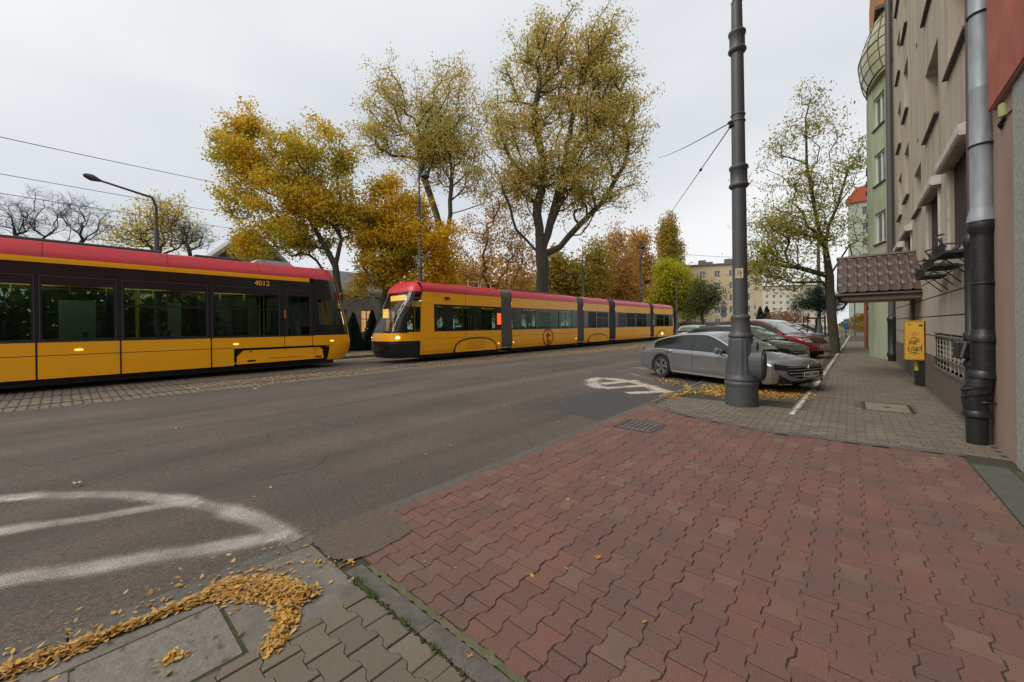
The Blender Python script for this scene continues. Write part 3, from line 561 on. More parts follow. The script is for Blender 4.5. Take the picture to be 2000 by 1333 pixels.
for i, (ya, yb) in enumerate(secs):
    b = MB(); side_grid(b, xs, Wd, LP, ya, yb, False); side_grid(b, xs, Wd, UP, ya, yb, False); bf = MB(); side_grid(bf, xs - Wd, -Wd, [(-p, z) for p, z in LP], ya, yb, False); side_grid(bf, xs - Wd, -Wd, [(-p, z) for p, z in UP], ya, yb, False); bf.build('body_panel', M_yel, T2)
    if i == 4: b.box(xs - Wd + .02, xs - .02, yb - .02, yb, .35, 1.35); b.box(xs - Wd + .02, xs - .02, yb - .02, yb, 2.6, 3.3); b.box(xs - Wd + .02, xs - Wd + .2, yb - .02, yb, 1.3, 2.7); b.box(xs - .2, xs - .02, yb - .02, yb, 1.3, 2.7)
    b.build('body_panel', M_yel, T2)
    ww = [(q(a), q(c), k) for a, c, k in W2[i]]; y0 = ya + (.62 if i == 0 else .02)
    b = MB(); facade(b, (xs - .004, y0, 0), Y_, X_, yb - y0, 1.31, 2.55, [(a - y0, c - y0, 1.38, 2.47) for a, c, k in ww if k != 1 or a > 12], .04); b.build('window_band', M_tblk, T2); b = MB(); facade(b, (xs - Wd + .004, y0, 0), Y_, -X_, yb - y0, 1.31, 2.55, [(a - y0, c - y0, 1.38, 2.47) for a, c, k in ww], .04); b.build('window_band', M_tblk, T2)
    if i == 0: b = MB(); b.box(xs - .05, xs, ya, y0, 1.3, 2.56); b.build('door_pillar', M_yel, T2)
    for a, c, k in ww:
        g = MB().box(xs - .035, xs - .028, a, c, 1.38, 2.47).build('window', G_tram, T2); MB().box(xs - Wd + .02, xs - Wd + .03, a, c, 1.38, 2.47).build('window', G_tram, T2)
        if c - a > 1.2:
            b = MB(); b.box(xs - .04, xs - .015, a, c, 2.05, 2.09); b.box(xs - .04, xs - .015, (a + c) / 2 - .02, (a + c) / 2 + .02, 1.38, 2.47); b.build('mullion', M_tblk, g)
    b = MB(); b.grid([[(x, y, z) for x, z in over(xs, Wd, R2)] for y in (ya, yb)]); b.build('roof', M_redp, T2, smooth=True)
    b = MB(); b.box(xs - Wd + .2, xs - .2, ya, yb, .14, .6); b.build('underframe', M_tdark, T2)
    b = MB()
    for ym in np.linspace(ya, yb, max(3, int((yb - ya) / 1.9)))[1:-1]: b.box(xs, xs + .003, ym - .008, ym + .008, 2.56, 3.08); b.box(xs, xs + .003, ym - .006, ym + .006, .75, 1.3)
    b.box(xs, xs + .003, ya + .05, yb - .02, 1.0, 1.008); b.build('panel_seam', M_tdark, T2)
for i in range(4):
    ya, yb = secs[i][1], secs[i + 1][0]; nn = 12; rows = []
    pr = over(xs + .0, Wd, [(.10, .3), (.03, .6), (.01, 1.2), (.01, 2.6), (.02, 3.1), (.12, 3.42), (.35, 3.53), (.9, 3.56)])
    for k in range(nn + 1):
        s = .035 if k % 2 else 0; rows.append([(x + (-s if x > xc else s), ya + (yb - ya) * k / nn, z - (s if z > 3.3 else 0)) for x, z in pr])
    b = MB(); b.grid(rows); b.build('bellows', M_bell if i < 2 else M_bell_dk, T2)
def bogie(T, xs, y0, y1, ztop=.98):
    ym, r = (y0 + y1) / 2, (y1 - y0) / 2
    def arch(rr, zt): return [(ym + rr * math.copysign(abs(math.cos(a)) ** .75, math.cos(a)), .31 + (zt - .31) * abs(math.sin(a)) ** .7) for a in np.linspace(0, math.pi, 21)]
    b = MB().prism(arch(r, ztop), (xs - .06, 0, 0), Y_, Z_, X_, 0, .064); a_ = b.build('wheel_arch', M_tdark, T)
    b = MB().prism(arch(r - .07, ztop - .07), (xs - .06, 0, 0), Y_, Z_, X_, 0, .08); c_ = b.build('bogie_cover', M_yel, T, bevel=.01)
    b = MB()
    for k in range(5): b.box(xs + .021, xs + .024, ym - r * .45, ym + r * .4, .42 + .085 * k, .43 + .085 * k)
    b.build('slat', M_tdark, c_)
bogie(T2, xs, q(887, 675), q(970, 675)); bogie(T2, xs, q(1149, 662), q(1186, 662), .9); bogie(T2, xs, q(1283, 655), q(1302, 655), .9)
for ym in (q(974, 675), q(1003, 672), q(1125, 665), q(1168, 660)): MB().prism([(ym + .035 * math.cos(a), .62 + .035 * math.sin(a)) for a in np.linspace(0, 6.28, 9)[:-1]], (xs - .01, 0, 0), Y_, Z_, X_, 0, .03).build('marker_lamp', mat('soft_amber', (1, .62, .2), .3, emit=1.0), T2)
b = MB(); b.prism([(q(1293, 655) + .32 * math.cos(a), .62 + .17 * math.sin(a)) for a in np.linspace(0, 6.28, 13)[:-1]], (xs + .02, 0, 0), Y_, Z_, X_, 0, .01)
b.build('marker_lamp', mat('soft_amber', (1, .62, .2), .3, emit=1.0), T2)
MB().box(xs, xs + .02, q(971), q(978), 1.62, 2.2).build('side_display', M_redled, T2, bevel=.01)
b = MB(); b.box(xs, xs + .10, q(871, 580) - .07, q(871, 580) + .1, 2.78, 2.9); b.tube([(xs, q(876, 580), 2.86), (xs + .08, q(878, 580), 2.82)], .03, 6); b.build('camera_housing', M_tdark, T2, bevel=.02)
text('fleet_number', '3172', .22, (xs + .004, q(852, 575), 2.93), Y_, Z_, mat('faded_digit', (.42, .26, .05), .5), T2)
# round emblem with the letter
yc = q(1070.5, 658); b = MB(); pr = [(.46, -.006), (.50, -.006), (.54, .006), (.46, .006)]
rng_ = [[(xs + .004, yc + r * math.cos(a) * 1.12, .82 + r * math.sin(a)) for r in (.42, .51)] for a in np.linspace(0, 2 * math.pi, 41)]
b.grid(rng_); e = b.build('emblem', mat('emblem_red', (.38, .006, .010), .5), T2)
b = MB(); b.prism([(-.06, .33), (.03, .36), (.03, .18), (.27, .18), (.27, .04), (.02, .04), (.0, -.14), (.03, -.22), (.11, -.22), (.17, -.12), (.27, -.14), (.2, -.31), (.06, -.37), (-.08, -.33), (-.15, -.2), (-.12, .04), (-.22, .04), (-.2, .16), (-.1, .18)], (xs + .004, yc, .82), Y_, Z_, X_, 0, .004); b.build('emblem_letter', MATS['emblem_red'], e)
# nose
d2 = lambda z: float(np.interp(z, [.2, .5, .9, 1.3, 2.2, 3.0, 3.25, 3.45, 3.58], [1.28, 1.40, 1.44, 1.34, .95, .48, .42, .25, .08]))
h2 = lambda z: float(np.interp(z, [.2, .5, .8, 2.6, 3.1, 3.3, 3.45, 3.58], [1.1, 1.17, 1.2, 1.2, 1.17, 1.08, .92, .5]))
fq = lambda nm, m_, t0, t1, zs, push=0, nt=9: front_patch(MB(), xc, 1.2, 10.3, -1, d2, t0, t1, zs, nt, push, hfun=h2).build(nm, m_, T2, smooth=True)
fq('bumper', M_tblk, -86, 86, [.2, .3, .45, .6, .75, .9, .93], .004, 25); fq('nose_panel', M_yel, -90, 90, [.93, 1.0, 1.1, 1.2, 1.31], 0, 25); fq('corner_skirt', M_yel, 86, 90, [.3, .5, .7, .93]); fq('bumper_trim', M_seal, 20, 78, [.84, .855], .012)
fq('windscreen', G_screen, -47, 47, np.linspace(1.31, 3.08, 12), 0, 17); fq('cab_window', G_tram, 54, 86, np.linspace(1.31, 2.95, 10)); fq('cab_window', G_tram, -86, -54, np.linspace(1.31, 2.95, 10))
for a, c in ((47, 54), (-54, -47)): fq('windscreen_pillar', M_tblk, a, c, np.linspace(1.31, 3.08, 10), .004)
for a, c in ((54, 90), (-90, -54)): fq('header', M_tblk, a, c, [2.95, 3.02, 3.08], .002)
for a, c in ((86, 90), (-90, -86)): fq('corner_pillar', M_yel, a, c, np.linspace(1.31, 2.95, 5), .004)
fq('windscreen_rim', M_tblk, -60, 60, [1.28, 1.36], .006, 17)
fq('nose_roof', M_redp, -90, 90, [3.08, 3.12, 3.2, 3.3, 3.4, 3.48, 3.54, 3.58], .01, 25)
b = MB(); b.poly([front_pt(xc, .5, 10.3, -1, .08, t, 3.575) for t in np.radians(np.linspace(-90, 90, 17))]); b.poly([(xc - 1.1, 10.3, 3.5), (xc + 1.1, 10.3, 3.5), (xc + .8, 10.3, 3.58), (xc - .8, 10.3, 3.58)]); b.build('nose_top', M_redp, T2)
b = MB()
for t in (-40, 40): p = front_pt(xc, 1.2, 10.3, -1, d2(1.08) + .02, math.radians(t), 1.08); b.lathe([(.07, 1.04), (.085, 1.08), (.05, 1.12)], (p[0], p[1]), 10)
b.build('headlamp', mat('lamp_white', (1, .85, .6), .3, emit=2.5), T2, smooth=True)
p = front_pt(xc, 1.2, 10.3, -1, d2(2.0) - .25, math.radians(-10), 2.2); MB().box(p[0] - .22, p[0] + .22, p[1] + .02, p[1] + .05, 1.95, 2.35).build('route_sign', M_led, T2)
MB().box(xc - .6, xc + .6, 9.85, 9.9, 2.72, 2.95).build('destination_board', M_led, T2)
b = MB(); b.box(xc - .9, xc + .9, 9.2, 9.7, .9, 1.3); b.box(xc - .3, xc + .35, 9.8, 10.05, .9, 2.0); b.build('driver_seat', M_seat, T2, bevel=.05)
b = MB(); p0 = front_pt(xc, 1.2, 10.3, -1, d2(1.4) + .03, math.radians(12), 1.4); p1 = front_pt(xc, 1.2, 10.3, -1, d2(2.5) + .03, math.radians(28), 2.5); b.tube([p0, p1], .014, 6); b.build('wiper', M_tdark, T2)
interior(T2, xs, Wd, 10.6, 42, 2.85, step=1.5)
b = MB()
for ye in (q(945, 560), q(965, 560)): b.tube([(xc + .5, ye - .45, 3.57), (xc + .5, ye - .45, 3.85), (xc + .5, ye + .45, 3.85), (xc + .5, ye + .45, 3.57)], .02, 6)
b.build('roof_rail', M_white_p, T2)
for ya_, yb_ in ((17, 22), (29.5, 34.5)): MB().box(xc - .6, xc + .6, ya_, yb_, 3.57, 3.68).build('roof_box', M_seal, T2, bevel=.03)
yp = q(1133, 575); b = MB(); b.box(xc - .6, xc + .6, yp - .5, yp + .5, 3.56, 3.68)
for s in (-.4, .4): b.tube([(xc + s, yp + .3, 3.7), (xc + s * .6, yp - 1.7, 4.55), (xc + s * .8, yp + .6, 5.25)], .035, 6)
for o_ in (-.25, .25): b.tube([(xc - .9, yp + .6 + o_, 5.15), (xc - .7, yp + .6 + o_, 5.28), (xc + .7, yp + .6 + o_, 5.28), (xc + .9, yp + .6 + o_, 5.15)], .025, 6)
b.build('pantograph', M_tdark, T2)
# ================================================================ cars
def wheel(root, x, y, R, side, rimm, spokes=5, W=.22):
    t = MB(); prof = [(R - .10, -.105), (R - .02, -.11), (R, -.07), (R, .07), (R - .02, .11), (R - .10, .105)]
    def ring(b, prof, cx, cy, n=30):
        b.grid([[(cx + r * math.cos(a), cy + h * side, R + r * math.sin(a)) for a in np.linspace(0, 2 * math.pi, n + 1)] for r, h in prof])
    w_ = bpy.data.objects.new('wheel', None)
    ring(t, prof, x, y); wl = t.build('wheel', M_rub, root, smooth=True, angle=50)
    b = MB(); Ri = R - .095; ring(b, [(Ri + .005, .10), (Ri - .012, .108), (Ri - .03, .06), (Ri - .035, -.05)], x, y); b.prism([(.06 * math.cos(a), .06 * math.sin(a)) for a in np.linspace(0, 6.28, 11)[:-1]], (x, y, R), X_, Z_, Y_ * side, .02, .085)
    for k in range(spokes):
        a = 2 * math.pi * k / spokes + .3
        for da, wd in ((-.13, .026), (.16, .018)):
            p0 = np.array([math.cos(a), 0, math.sin(a)]) * .03; p1 = np.array([math.cos(a + da * 1.6), 0, math.sin(a + da * 1.6)]) * (Ri - .02); u = p1 - p0; Lg = np.linalg.norm(u); u /= Lg; v = np.cross(u, Y_)
            b.obox(np.array([x, y, R]) + p0, u, v, Y_ * side, 0, Lg, -wd, wd, .045, .085)
    b.build('rim', rimm, wl, smooth=True, angle=30)
    b = MB(); b.prism([((Ri - .03) * math.cos(a), (Ri - .03) * math.sin(a)) for a in np.linspace(0, 6.28, 21)[:-1]], (x, y, R), X_, Z_, Y_ * side, -.04, -.02); b.build('brake_disc', M_tdark, wl)
def interp(x, pts): return float(np.interp(x, [p[0] for p in pts], [p[1] for p in pts]))
def smoothc(x, pts):   # smooth monotone-ish curve through points
    xs_ = [p[0] for p in pts]; i = max(0, min(len(xs_) - 2, int(np.searchsorted(xs_, x)) - 1)); t = min(1, max(0, (x - xs_[i]) / (xs_[i + 1] - xs_[i])))
    def sl(j):
        if j <= 0: return (pts[1][1] - pts[0][1]) / (xs_[1] - xs_[0])
        if j >= len(pts) - 1: return (pts[-1][1] - pts[-2][1]) / (xs_[-1] - xs_[-2])
        return (pts[j + 1][1] - pts[j - 1][1]) / (xs_[j + 1] - xs_[j - 1])
    h = xs_[i + 1] - xs_[i]; a, c = pts[i][1], pts[i + 1][1]; m0, m1 = sl(i) * h, sl(i + 1) * h
    return (2*t**3 - 3*t**2 + 1) * a + (t**3 - 2*t**2 + t) * m0 + (-2*t**3 + 3*t**2) * c + (t**3 - t**2) * m1
def paint(name, col, rough=.3, metal=.6): return mat(name, col, rough, metal, coat=0.8, col2=tuple(c * .9 for c in col), scale=2)
def car(loc, rz, label, P, name='parked_car', group='cars parked nose-in along the pavement', plate='', detail=True):
    root = thing(name, loc, label, 'car', group, local=True, rz=rz)
    L_, W2_, R = P['L'] / 2, P['W'] / 2, P['R']; xf, xr = L_, -L_; axf, axr = L_ - P['fo'], -L_ + P['ro']; nose = P.get('nose', .30); tail = P.get('tail', .22)
    top = P['top']; belt = P['belt']; roof = P['roof']; low = P.get('low', .24); pm = P['paint']
    xg0, xg1 = roof[0][0], roof[-1][0]
    def halfw(x):
        a = 1.0
        if x > xf - nose: a = min(a, max(0.0, (xf - x) / nose) ** (1 / 3.2))
        if x < xr + tail: a = min(a, max(0.0, (x - xr) / tail) ** (1 / 3.2))
        return W2_ * a
    def lean(x, z):   # fascia raked with height
        f = max(0, (x - (xf - .55)) / .55) ** 2; g = max(0, ((xr + .45) - x) / .45) ** 2; return -f * .13 * ((z - .42) / .3) ** 2 + g * .10 * ((z - .5) / .35) ** 2
    def lowz(x):
        z = low + .10 * max(0, (x - (xf - .4)) / .4) + .12 * max(0, ((xr + .5) - x) / .5)
        for ax in (axf, axr):
            q_ = (R + .05) ** 2 - (x - ax) ** 2
            if q_ > 0: z = max(z, R + math.sqrt(q_))
        return z
    SID = [(0, .955), (.12, .985), (.35, 1.0), (.55, .995), (.70, .985), (.82, .992), (.93, .975), (1.0, .93)]
    sta = sorted(set([round(v, 4) for v in list(np.linspace(xr + tail, xf - nose, 34)) + [ax + (R + .05) * math.cos(a) for ax in (axf, axr) for a in np.linspace(0, math.pi, 15)] + [ax + (R + .052) * s for ax in (axf, axr) for s in (-1, 1)] + [xf - nose * k ** 3.2 for k in (.97, .93, .87, .78, .66, .5, .3, .1)] + [xr + tail * k ** 3.2 for k in (.97, .9, .8, .65, .45, .2)]]))
    def zb(x): return interp(x, belt)
    def zt(x): return smoothc(x, top)
    def ring(x):
        w_ = halfw(x); lz = lowz(x); zs_ = min(zb(x), zt(x) - .01); o = []
        o.append((0, min(lz, low + .1))); o.append((w_ * .75, min(lz, low + .1))); o.append((w_ * .78, lz))
        for f, k in SID: z = lz + (zs_ - lz) * f; o.append((w_ * k, z))
        for f in (.80, .55, .28, 0): o.append((w_ * .93 * f, zs_ + (zt(x) - zs_) * (1 - f ** 2.2)))
        return [(x + lean(x, z), y, z) for y, z in o]
    b = MB()
    half = [ring(x) for x in sta]; b.grid(half); b.grid([[(p[0], -p[1], p[2]) for p in r] for r in half])
    for e in (half[0], half[-1]): b.poly([p for p in e] + [(p[0], -p[1], p[2]) for p in reversed(e)])
    body = b.build('body', pm, root, smooth=True, weld=True, angle=38)
    # greenhouse, split into roof, screens, side panes
    gh = P.get('gh', .74); nx = 30; gx = [xg0 + (xg1 - xg0) * i / nx for i in range(nx + 1)]
    def gring(x, s=1):
        w_ = W2_ * .925; z0 = min(zb(x), zt(x)) - .015; zr = smoothc(x, roof); h = max(zr - z0, .004); H = P['H'] - z0; f = h / H; wt = w_ + (W2_ * gh - w_) * min(1, f) ** 1.0
        c = [(w_, z0), (w_ + (wt - w_) * .5 + .012 * f, z0 + h * .5), (wt + .004, z0 + h * .90), (wt - .03, z0 + h * .975), (wt - .16, z0 + h * 1.0), (wt * .45, z0 + h * 1.0 + .018 * f), (0, z0 + h * 1.0 + .024 * f)]
        return [(x, s * y, z) for y, z in c]
    parts = {k: MB() for k in ('roof', 'windscreen', 'rear_window', 'window_pillar')}; sidep = []
    ws0, rw1 = P['ws'], P['rw']; pill = P['pillars']
    for s in (1, -1):
        cur = None
        for i in range(nx):
            r0, r1 = gring(gx[i], s), gring(gx[i + 1], s); xm = (gx[i] + gx[i + 1]) / 2
            for j in range(6):
                f = [r0[j], r1[j], r1[j + 1], r0[j + 1]]
                if j < 2:
                    if any(a <= xm <= c for a, c in pill): parts['window_pillar'].poly(f)
                    elif xm < P['sg'][0] or xm > P['sg'][1]: parts['roof'].poly(f)
                    else:
                        key = (s, sum(1 for a, c in pill if xm > c))
                        if not sidep or sidep[-1][0] != key: sidep.append((key, MB()))
                        sidep[-1][1].poly(f)
                elif j < 4 or (ws0 > xm > rw1): parts['roof'].poly(f)
                elif xm >= ws0: parts['windscreen'].poly(f)
                else: parts['rear_window'].poly(f)
    for k, mb in parts.items():
        if mb.f: mb.build(k, pm if k == 'roof' else (M_tblk if k == 'window_pillar' else P.get('glass', M_cglass)), root, smooth=True, weld=True, angle=30)
    for key, mb in sidep: mb.build('side_window', M_cglass, root, smooth=True, weld=True)
    def xfront(y, z, push=.004): x = xf - nose * min(1, abs(y) / W2_) ** 3.2; return (x + lean(x, z) + push, y, z)
    def patch(nm, m_, ys, zf0, zf1, push=.004, par=None, nz_=3):
        b = MB(); b.grid([[xfront(y, zf0(y) + (zf1(y) - zf0(y)) * k / nz_, push) for y in ys] for k in range(nz_ + 1)]); return b.build(nm, m_, par or root, smooth=True)
    def sidept(x, f, s, push=.004):
        k = float(np.interp(f, [a for a, c in SID], [c for a, c in SID])); lz = lowz(x); z = lz + (min(zb(x), zt(x) - .01) - lz) * f; return (x, s * (halfw(x) * k + push), z)
    F = P['face']
    for s in (1, -1):
        ys = np.linspace(F['lamp'][0], F['lamp'][1], 9) * s; hz = F['lampz']
        g0 = lambda y: hz[0] + (abs(y) - F['lamp'][0]) * F.get('lrise', .12); g1 = lambda y: hz[1] + (abs(y) - F['lamp'][0]) * F.get('lrise2', .10)
        hl = patch('headlight', F.get('lampm', M_lamp), ys, g0, g1, .006)
        b = MB(); b.tube([xfront(y, (g0(y) * .35 + g1(y) * .65), .014) for y in ys[1:-1]], .008, 5); b.build('light_strip', M_chr, hl)
        if 'intake' in F:
            i0, i1, z0_, z1_ = F['intake']; ys = np.linspace(i0, i1, 7) * s
            it = patch('air_intake', M_tdark, ys, lambda y: z0_ + .0 * y, lambda y: z1_ + (z0_ - z1_) * .75 * (i1 - abs(y)) / (i1 - i0), .006)
            b = MB(); b.tube([xfront(y, z0_ + .015, .016) for y in ys], .012, 6); b.build('intake_trim', P.get('trim', M_chr), it)
    gw, gz0, gz1 = F['grille']; ys = np.linspace(-gw, gw, 21)
    gr = patch('grille', M_tdark, ys, lambda y: gz0 + F.get('gtap', .0) * (abs(y) / gw) ** 2, lambda y: gz1, .007)
    for k in range(F.get('bars', 4)):
        z = gz0 + (gz1 - gz0) * (k + .6) / F.get('bars', 4); ww = gw * (1 if F.get('gtap', 0) == 0 else min(1, math.sqrt(max(0, (z - gz0) / max(F['gtap'], .001)))) ) * .97
        b = MB(); b.tube([xfront(y, z, .017) for y in np.linspace(-ww, ww, 15)], .010, 5); b.build('grille_bar', M_chr, gr)
    if detail:
        b = MB(); c_ = xfront(0, F.get('ez', .66), .02); b.tube([(c_[0] - .0, .055 * math.cos(a), c_[2] + .055 * math.sin(a)) for a in np.linspace(0, 6.283, 17)], .006, 5)
        for pl in (((-.035, .04), (-.012, .004), (0, .028), (.012, .004), (.035, .04)), ((-.045, .012), (-.022, -.045), (0, -.005), (.022, -.045), (.045, .012))): b.tube([(c_[0], y, c_[2] + z) for y, z in pl], .005, 4)
        if F.get('emblem'): b.build('emblem', M_chr, root)
    if 'foot' in F: patch('lower_lip', M_tdark, np.linspace(-W2_ * .9, W2_ * .9, 21), lambda y: low + .06, lambda y: F['foot'], .008)
    pz = F.get('plate', .44); c_ = xfront(0, pz, .02)
    pl = MB().box(c_[0] - .004, c_[0] + .008, -.26, .26, pz - .06, pz + .06).build('number_plate', mat('plate_white', (.7, .7, .68), .5), root, bevel=.004)
    if plate: text('plate_lettering', plate, .105, (c_[0] + .009, 0, pz), Y_, Z_, M_tdark, pl, .001, bold=.003)
    MB().box(c_[0] + .008, c_[0] + .0095, -.255, -.215, pz - .055, pz + .055).build('plate_band', mat('plate_blue', (.02, .05, .3), .5), pl)
    for ax in (axf, axr):
        for s in (1, -1): wheel(root, ax, s * (W2_ - .125), R, s, P.get('rim', M_rim))
    b = MB(); b.box(xr + .3, xf - .35, -W2_ * .72, W2_ * .72, .17, .42); b.build('underbody', M_tdark, root)
    for s in (1, -1):
        b = MB(); mx = P['mirror']; zm = zb(mx) + .07
        b.grid([[(mx + .02 + .06 * math.cos(a) * r_, s * (W2_ * .93 + .13 + yy), zm + .085 * r_ * math.sin(a)) for a in np.linspace(0, 6.283, 13)] for yy, r_ in ((-.10, .5), (-.08, .85), (0, 1), (.07, .95), (.11, .6), (.115, .1))])
        mr = b.build('mirror', pm, root, smooth=True); b = MB().tube([(mx, s * (W2_ * .90), zb(mx) - .01), (mx, s * (W2_ * .93 + .05), zm - .04)], .022, 6).build('mirror_arm', M_tdark, mr)
        for xd in P['doors']:
            b = MB(); b.tube([sidept(xd + .03 * math.sin(f * 3), f, s, .002) for f in np.linspace(.1, 1, 8)], .0065, 4); b.build('door_seam', M_tdark, body)
        for xh in P['handles']:
            p = sidept(xh, .80, s, .012); b = MB(); b.box(p[0] - .10, p[0] + .10, p[1] - .012, p[1] + .012, p[2] - .014, p[2] + .014); b.build('door_handle', pm, body, bevel=.008)
        if P.get('sill'):
            b = MB(); b.grid([[sidept(x, f, s, .010) for x in np.linspace(axr + R + .12, axf - R - .12, 12)] for f in (.02, .10)]); b.build('sill_trim_highlight', mat('sill_highlight_silver', (.6, .6, .6), .25, metal=.6), body, smooth=True)  # sill trim in pale silver, painting in the bright crease highlight
        if P.get('chrome'):
            b = MB(); b.tube([(x, s * (W2_ * .925 + .004), min(zb(x), zt(x)) - .012) for x in np.linspace(P['sg'][0], P['sg'][1], 16)], .008, 5)
            b.tube([(p[0], p[1], p[2]) for p in [tuple(np.array(gring(x, s)[2]) + (0, s * .005, 0)) for x in np.linspace(P['sg'][0], P['sg'][1], 22)]], .010, 5); b.build('window_trim', M_trim, root)
        b = MB(); b.grid([[(xr + tail * (abs(y) / W2_) ** 3.2 + lean(xr + .02, z) - .006, s * y, z) for y in np.linspace(W2_ * .55, W2_ * .97, 8)] for z in (P['tz'], P['tz'] + .1)]); b.build('tail_light', mat('tail_red', (.35, .012, .01), .25), root, smooth=True)
    b = MB(); fx = [P['top'][-3][0], P['top'][-2][0]]
    return root
M_cglass = mat('car_glass', (.010, .014, .014), .04, spec=.6); M_cglass_g = mat('windscreen_green', (.10, .15, .13), .05, spec=1.0, coat=1.0)
M_lamp = mat('headlamp_glass', (.015, .016, .018), .08, spec=.5); M_lamp_c = mat('headlamp_clear', (.45, .44, .42), .1, metal=.4, coat=1)
M_chr = mat('chrome', (.55, .55, .56), .14, metal=1.0); M_rim = mat('alloy', (.42, .41, .40), .25, metal=.8); M_trim = mat('satin_trim', (.75, .75, .75), .3, metal=.3)
SED = dict(L=4.86, W=1.87, H=1.42, R=.345, fo=.94, ro=1.08, low=.22,
    top=[(-2.43, .72), (-2.36, .90), (-2.2, .975), (-1.9, .99), (-1.2, .97), (.6, .95), (1.0, .955), (1.5, .90), (2.0, .80), (2.3, .70), (2.43, .62)],
    belt=[(-2.43, .66), (-2.2, .87), (-1.6, .93), (0, .90), (1.2, .86), (2.0, .76), (2.43, .60)],
    roof=[(-2.12, 1.0), (-1.75, 1.13), (-1.3, 1.28), (-.7, 1.39), (-.1, 1.42), (.3, 1.39), (.75, 1.20), (1.18, .96)],
    ws=.36, rw=-1.15, sg=(-1.72, .98), pillars=[(-.26, -.12)], doors=[.93, -.16, -1.1], handles=[-.02, -1.0], mirror=.75, sill=True, chrome=True, tz=.82,
    paint=paint('silver_paint', (.27, .275, .285), .26, .6), glass=mat('screen_grey', (.10, .11, .11), .05, spec=1, coat=1),
    face=dict(lamp=(.50, .885), lampz=(.545, .655), lrise=.10, lrise2=.16, grille=(.66, .33, .655), gtap=.14, bars=5, intake=(.55, .83, .23, .47), foot=.31, ez=.63, emblem=True, plate=.46))
CAR1 = car((-2.66, 11.53, -.03), math.radians(-26), 'silver fastback saloon parked beside the dark tram pole', SED, plate='WX 7148E'); CAR1.scale = (.92, .92, .92)
HAT = dict(L=4.1, W=1.78, H=1.46, R=.32, fo=.82, ro=.72, low=.22,
    top=[(-2.05, .80), (-1.95, 1.0), (-1.7, 1.02), (.5, .98), (.9, .98), (1.4, .92), (1.8, .80), (2.05, .66)], belt=[(-2.05, .72), (-1.8, .97), (0, .93), (1.1, .90), (1.7, .78), (2.05, .62)],
    roof=[(-1.95, 1.0), (-1.6, 1.32), (-1.0, 1.44), (-.2, 1.46), (.25, 1.42), (.7, 1.22), (1.15, .97)], ws=.3, rw=-1.4, sg=(-1.5, .95), pillars=[(-.35, -.25)], doors=[.9, -.3, -1.1], handles=[-.15, -1.0], mirror=.7, tz=.85,
    paint=paint('dark_grey_paint', (.035, .04, .042), .25, .5), glass=M_cglass_g, face=dict(lamp=(.50, .83), lampz=(.62, .70), grille=(.42, .55, .64), bars=2, foot=.32, ez=.66, emblem=False))
car((-3.05, 16.5, -.03), math.radians(-24), 'dark grey hatchback parked between the silver saloon and the red car', HAT)
SUV = dict(L=4.8, W=1.86, H=1.70, R=.36, fo=.92, ro=1.0, low=.28, nose=.24,
    top=[(-2.4, .9), (-2.3, 1.1), (-2.0, 1.12), (.6, 1.08), (1.1, 1.08), (1.7, 1.03), (2.15, .94), (2.4, .80)], belt=[(-2.4, .85), (-2.1, 1.08), (0, 1.02), (1.3, 1.0), (2.0, .92), (2.4, .76)],
    roof=[(-2.25, 1.1), (-1.95, 1.5), (-1.5, 1.68), (-.3, 1.70), (.2, 1.66), (.75, 1.38), (1.25, 1.07)], ws=.25, rw=-1.75, sg=(-1.9, 1.05), pillars=[(-.3, -.2), (-1.25, -1.15)], doors=[1.0, -.25, -1.2], handles=[-.1, -1.05], mirror=.8, tz=.95,
    paint=paint('red_paint', (.20, .012, .018), .28, .3), glass=M_cglass_g, face=dict(lamp=(.56, .88), lampz=(.72, .88), lrise=.05, lampm=M_lamp_c, grille=(.48, .68, .88), bars=1, foot=.36, ez=.78, emblem=False, plate=.55))
car((-3.0, 21.6, -.03), math.radians(-24), 'red crossover with bright headlights parked under the honey locust', SUV, plate='W1 4407K')
def variant(D, **k): E_ = dict(D); E_.update(k); return E_
car((-3.2, 26.4, -.03), math.radians(-22), 'silver people carrier parked just behind the red crossover', variant(SUV, H=1.62, paint=paint('light_silver', (.35, .36, .37), .3, .7), face=dict(SUV['face'], lampm=M_lamp)), detail=False)
car((-2.95, 29.3, -.03), math.radians(-22), 'dark blue-grey hatchback parked beside the old locust trunk', variant(HAT, paint=paint('slate_paint', (.06, .07, .085), .3, .6)), detail=False)
car((-3.4, 33.4, -.03), math.radians(-22), 'pale silver hatchback parked beyond the lantern post', variant(HAT, H=1.5, paint=paint('pale_silver', (.42, .44, .45), .3, .6)), detail=False)
car((-2.6, 38.6, -.03), math.radians(-22), 'graphite hatchback farthest along the row, nose past the tree trunk', variant(HAT, paint=paint('graphite', (.07, .07, .068), .3, .5)), detail=False)
car((-3.0, 44.5, -.03), math.radians(-22), 'small grey hatchback at the far end of the parked row', variant(HAT, paint=paint('mid_grey', (.2, .2, .2), .3, .5)), detail=False)
car((-9.4, 33.5, -.03), math.radians(88), 'pale green-grey car out on the road behind the silver saloon', variant(HAT, H=1.55, paint=paint('pale_green_grey', (.33, .37, .34), .3, .4)), group=None, detail=False)
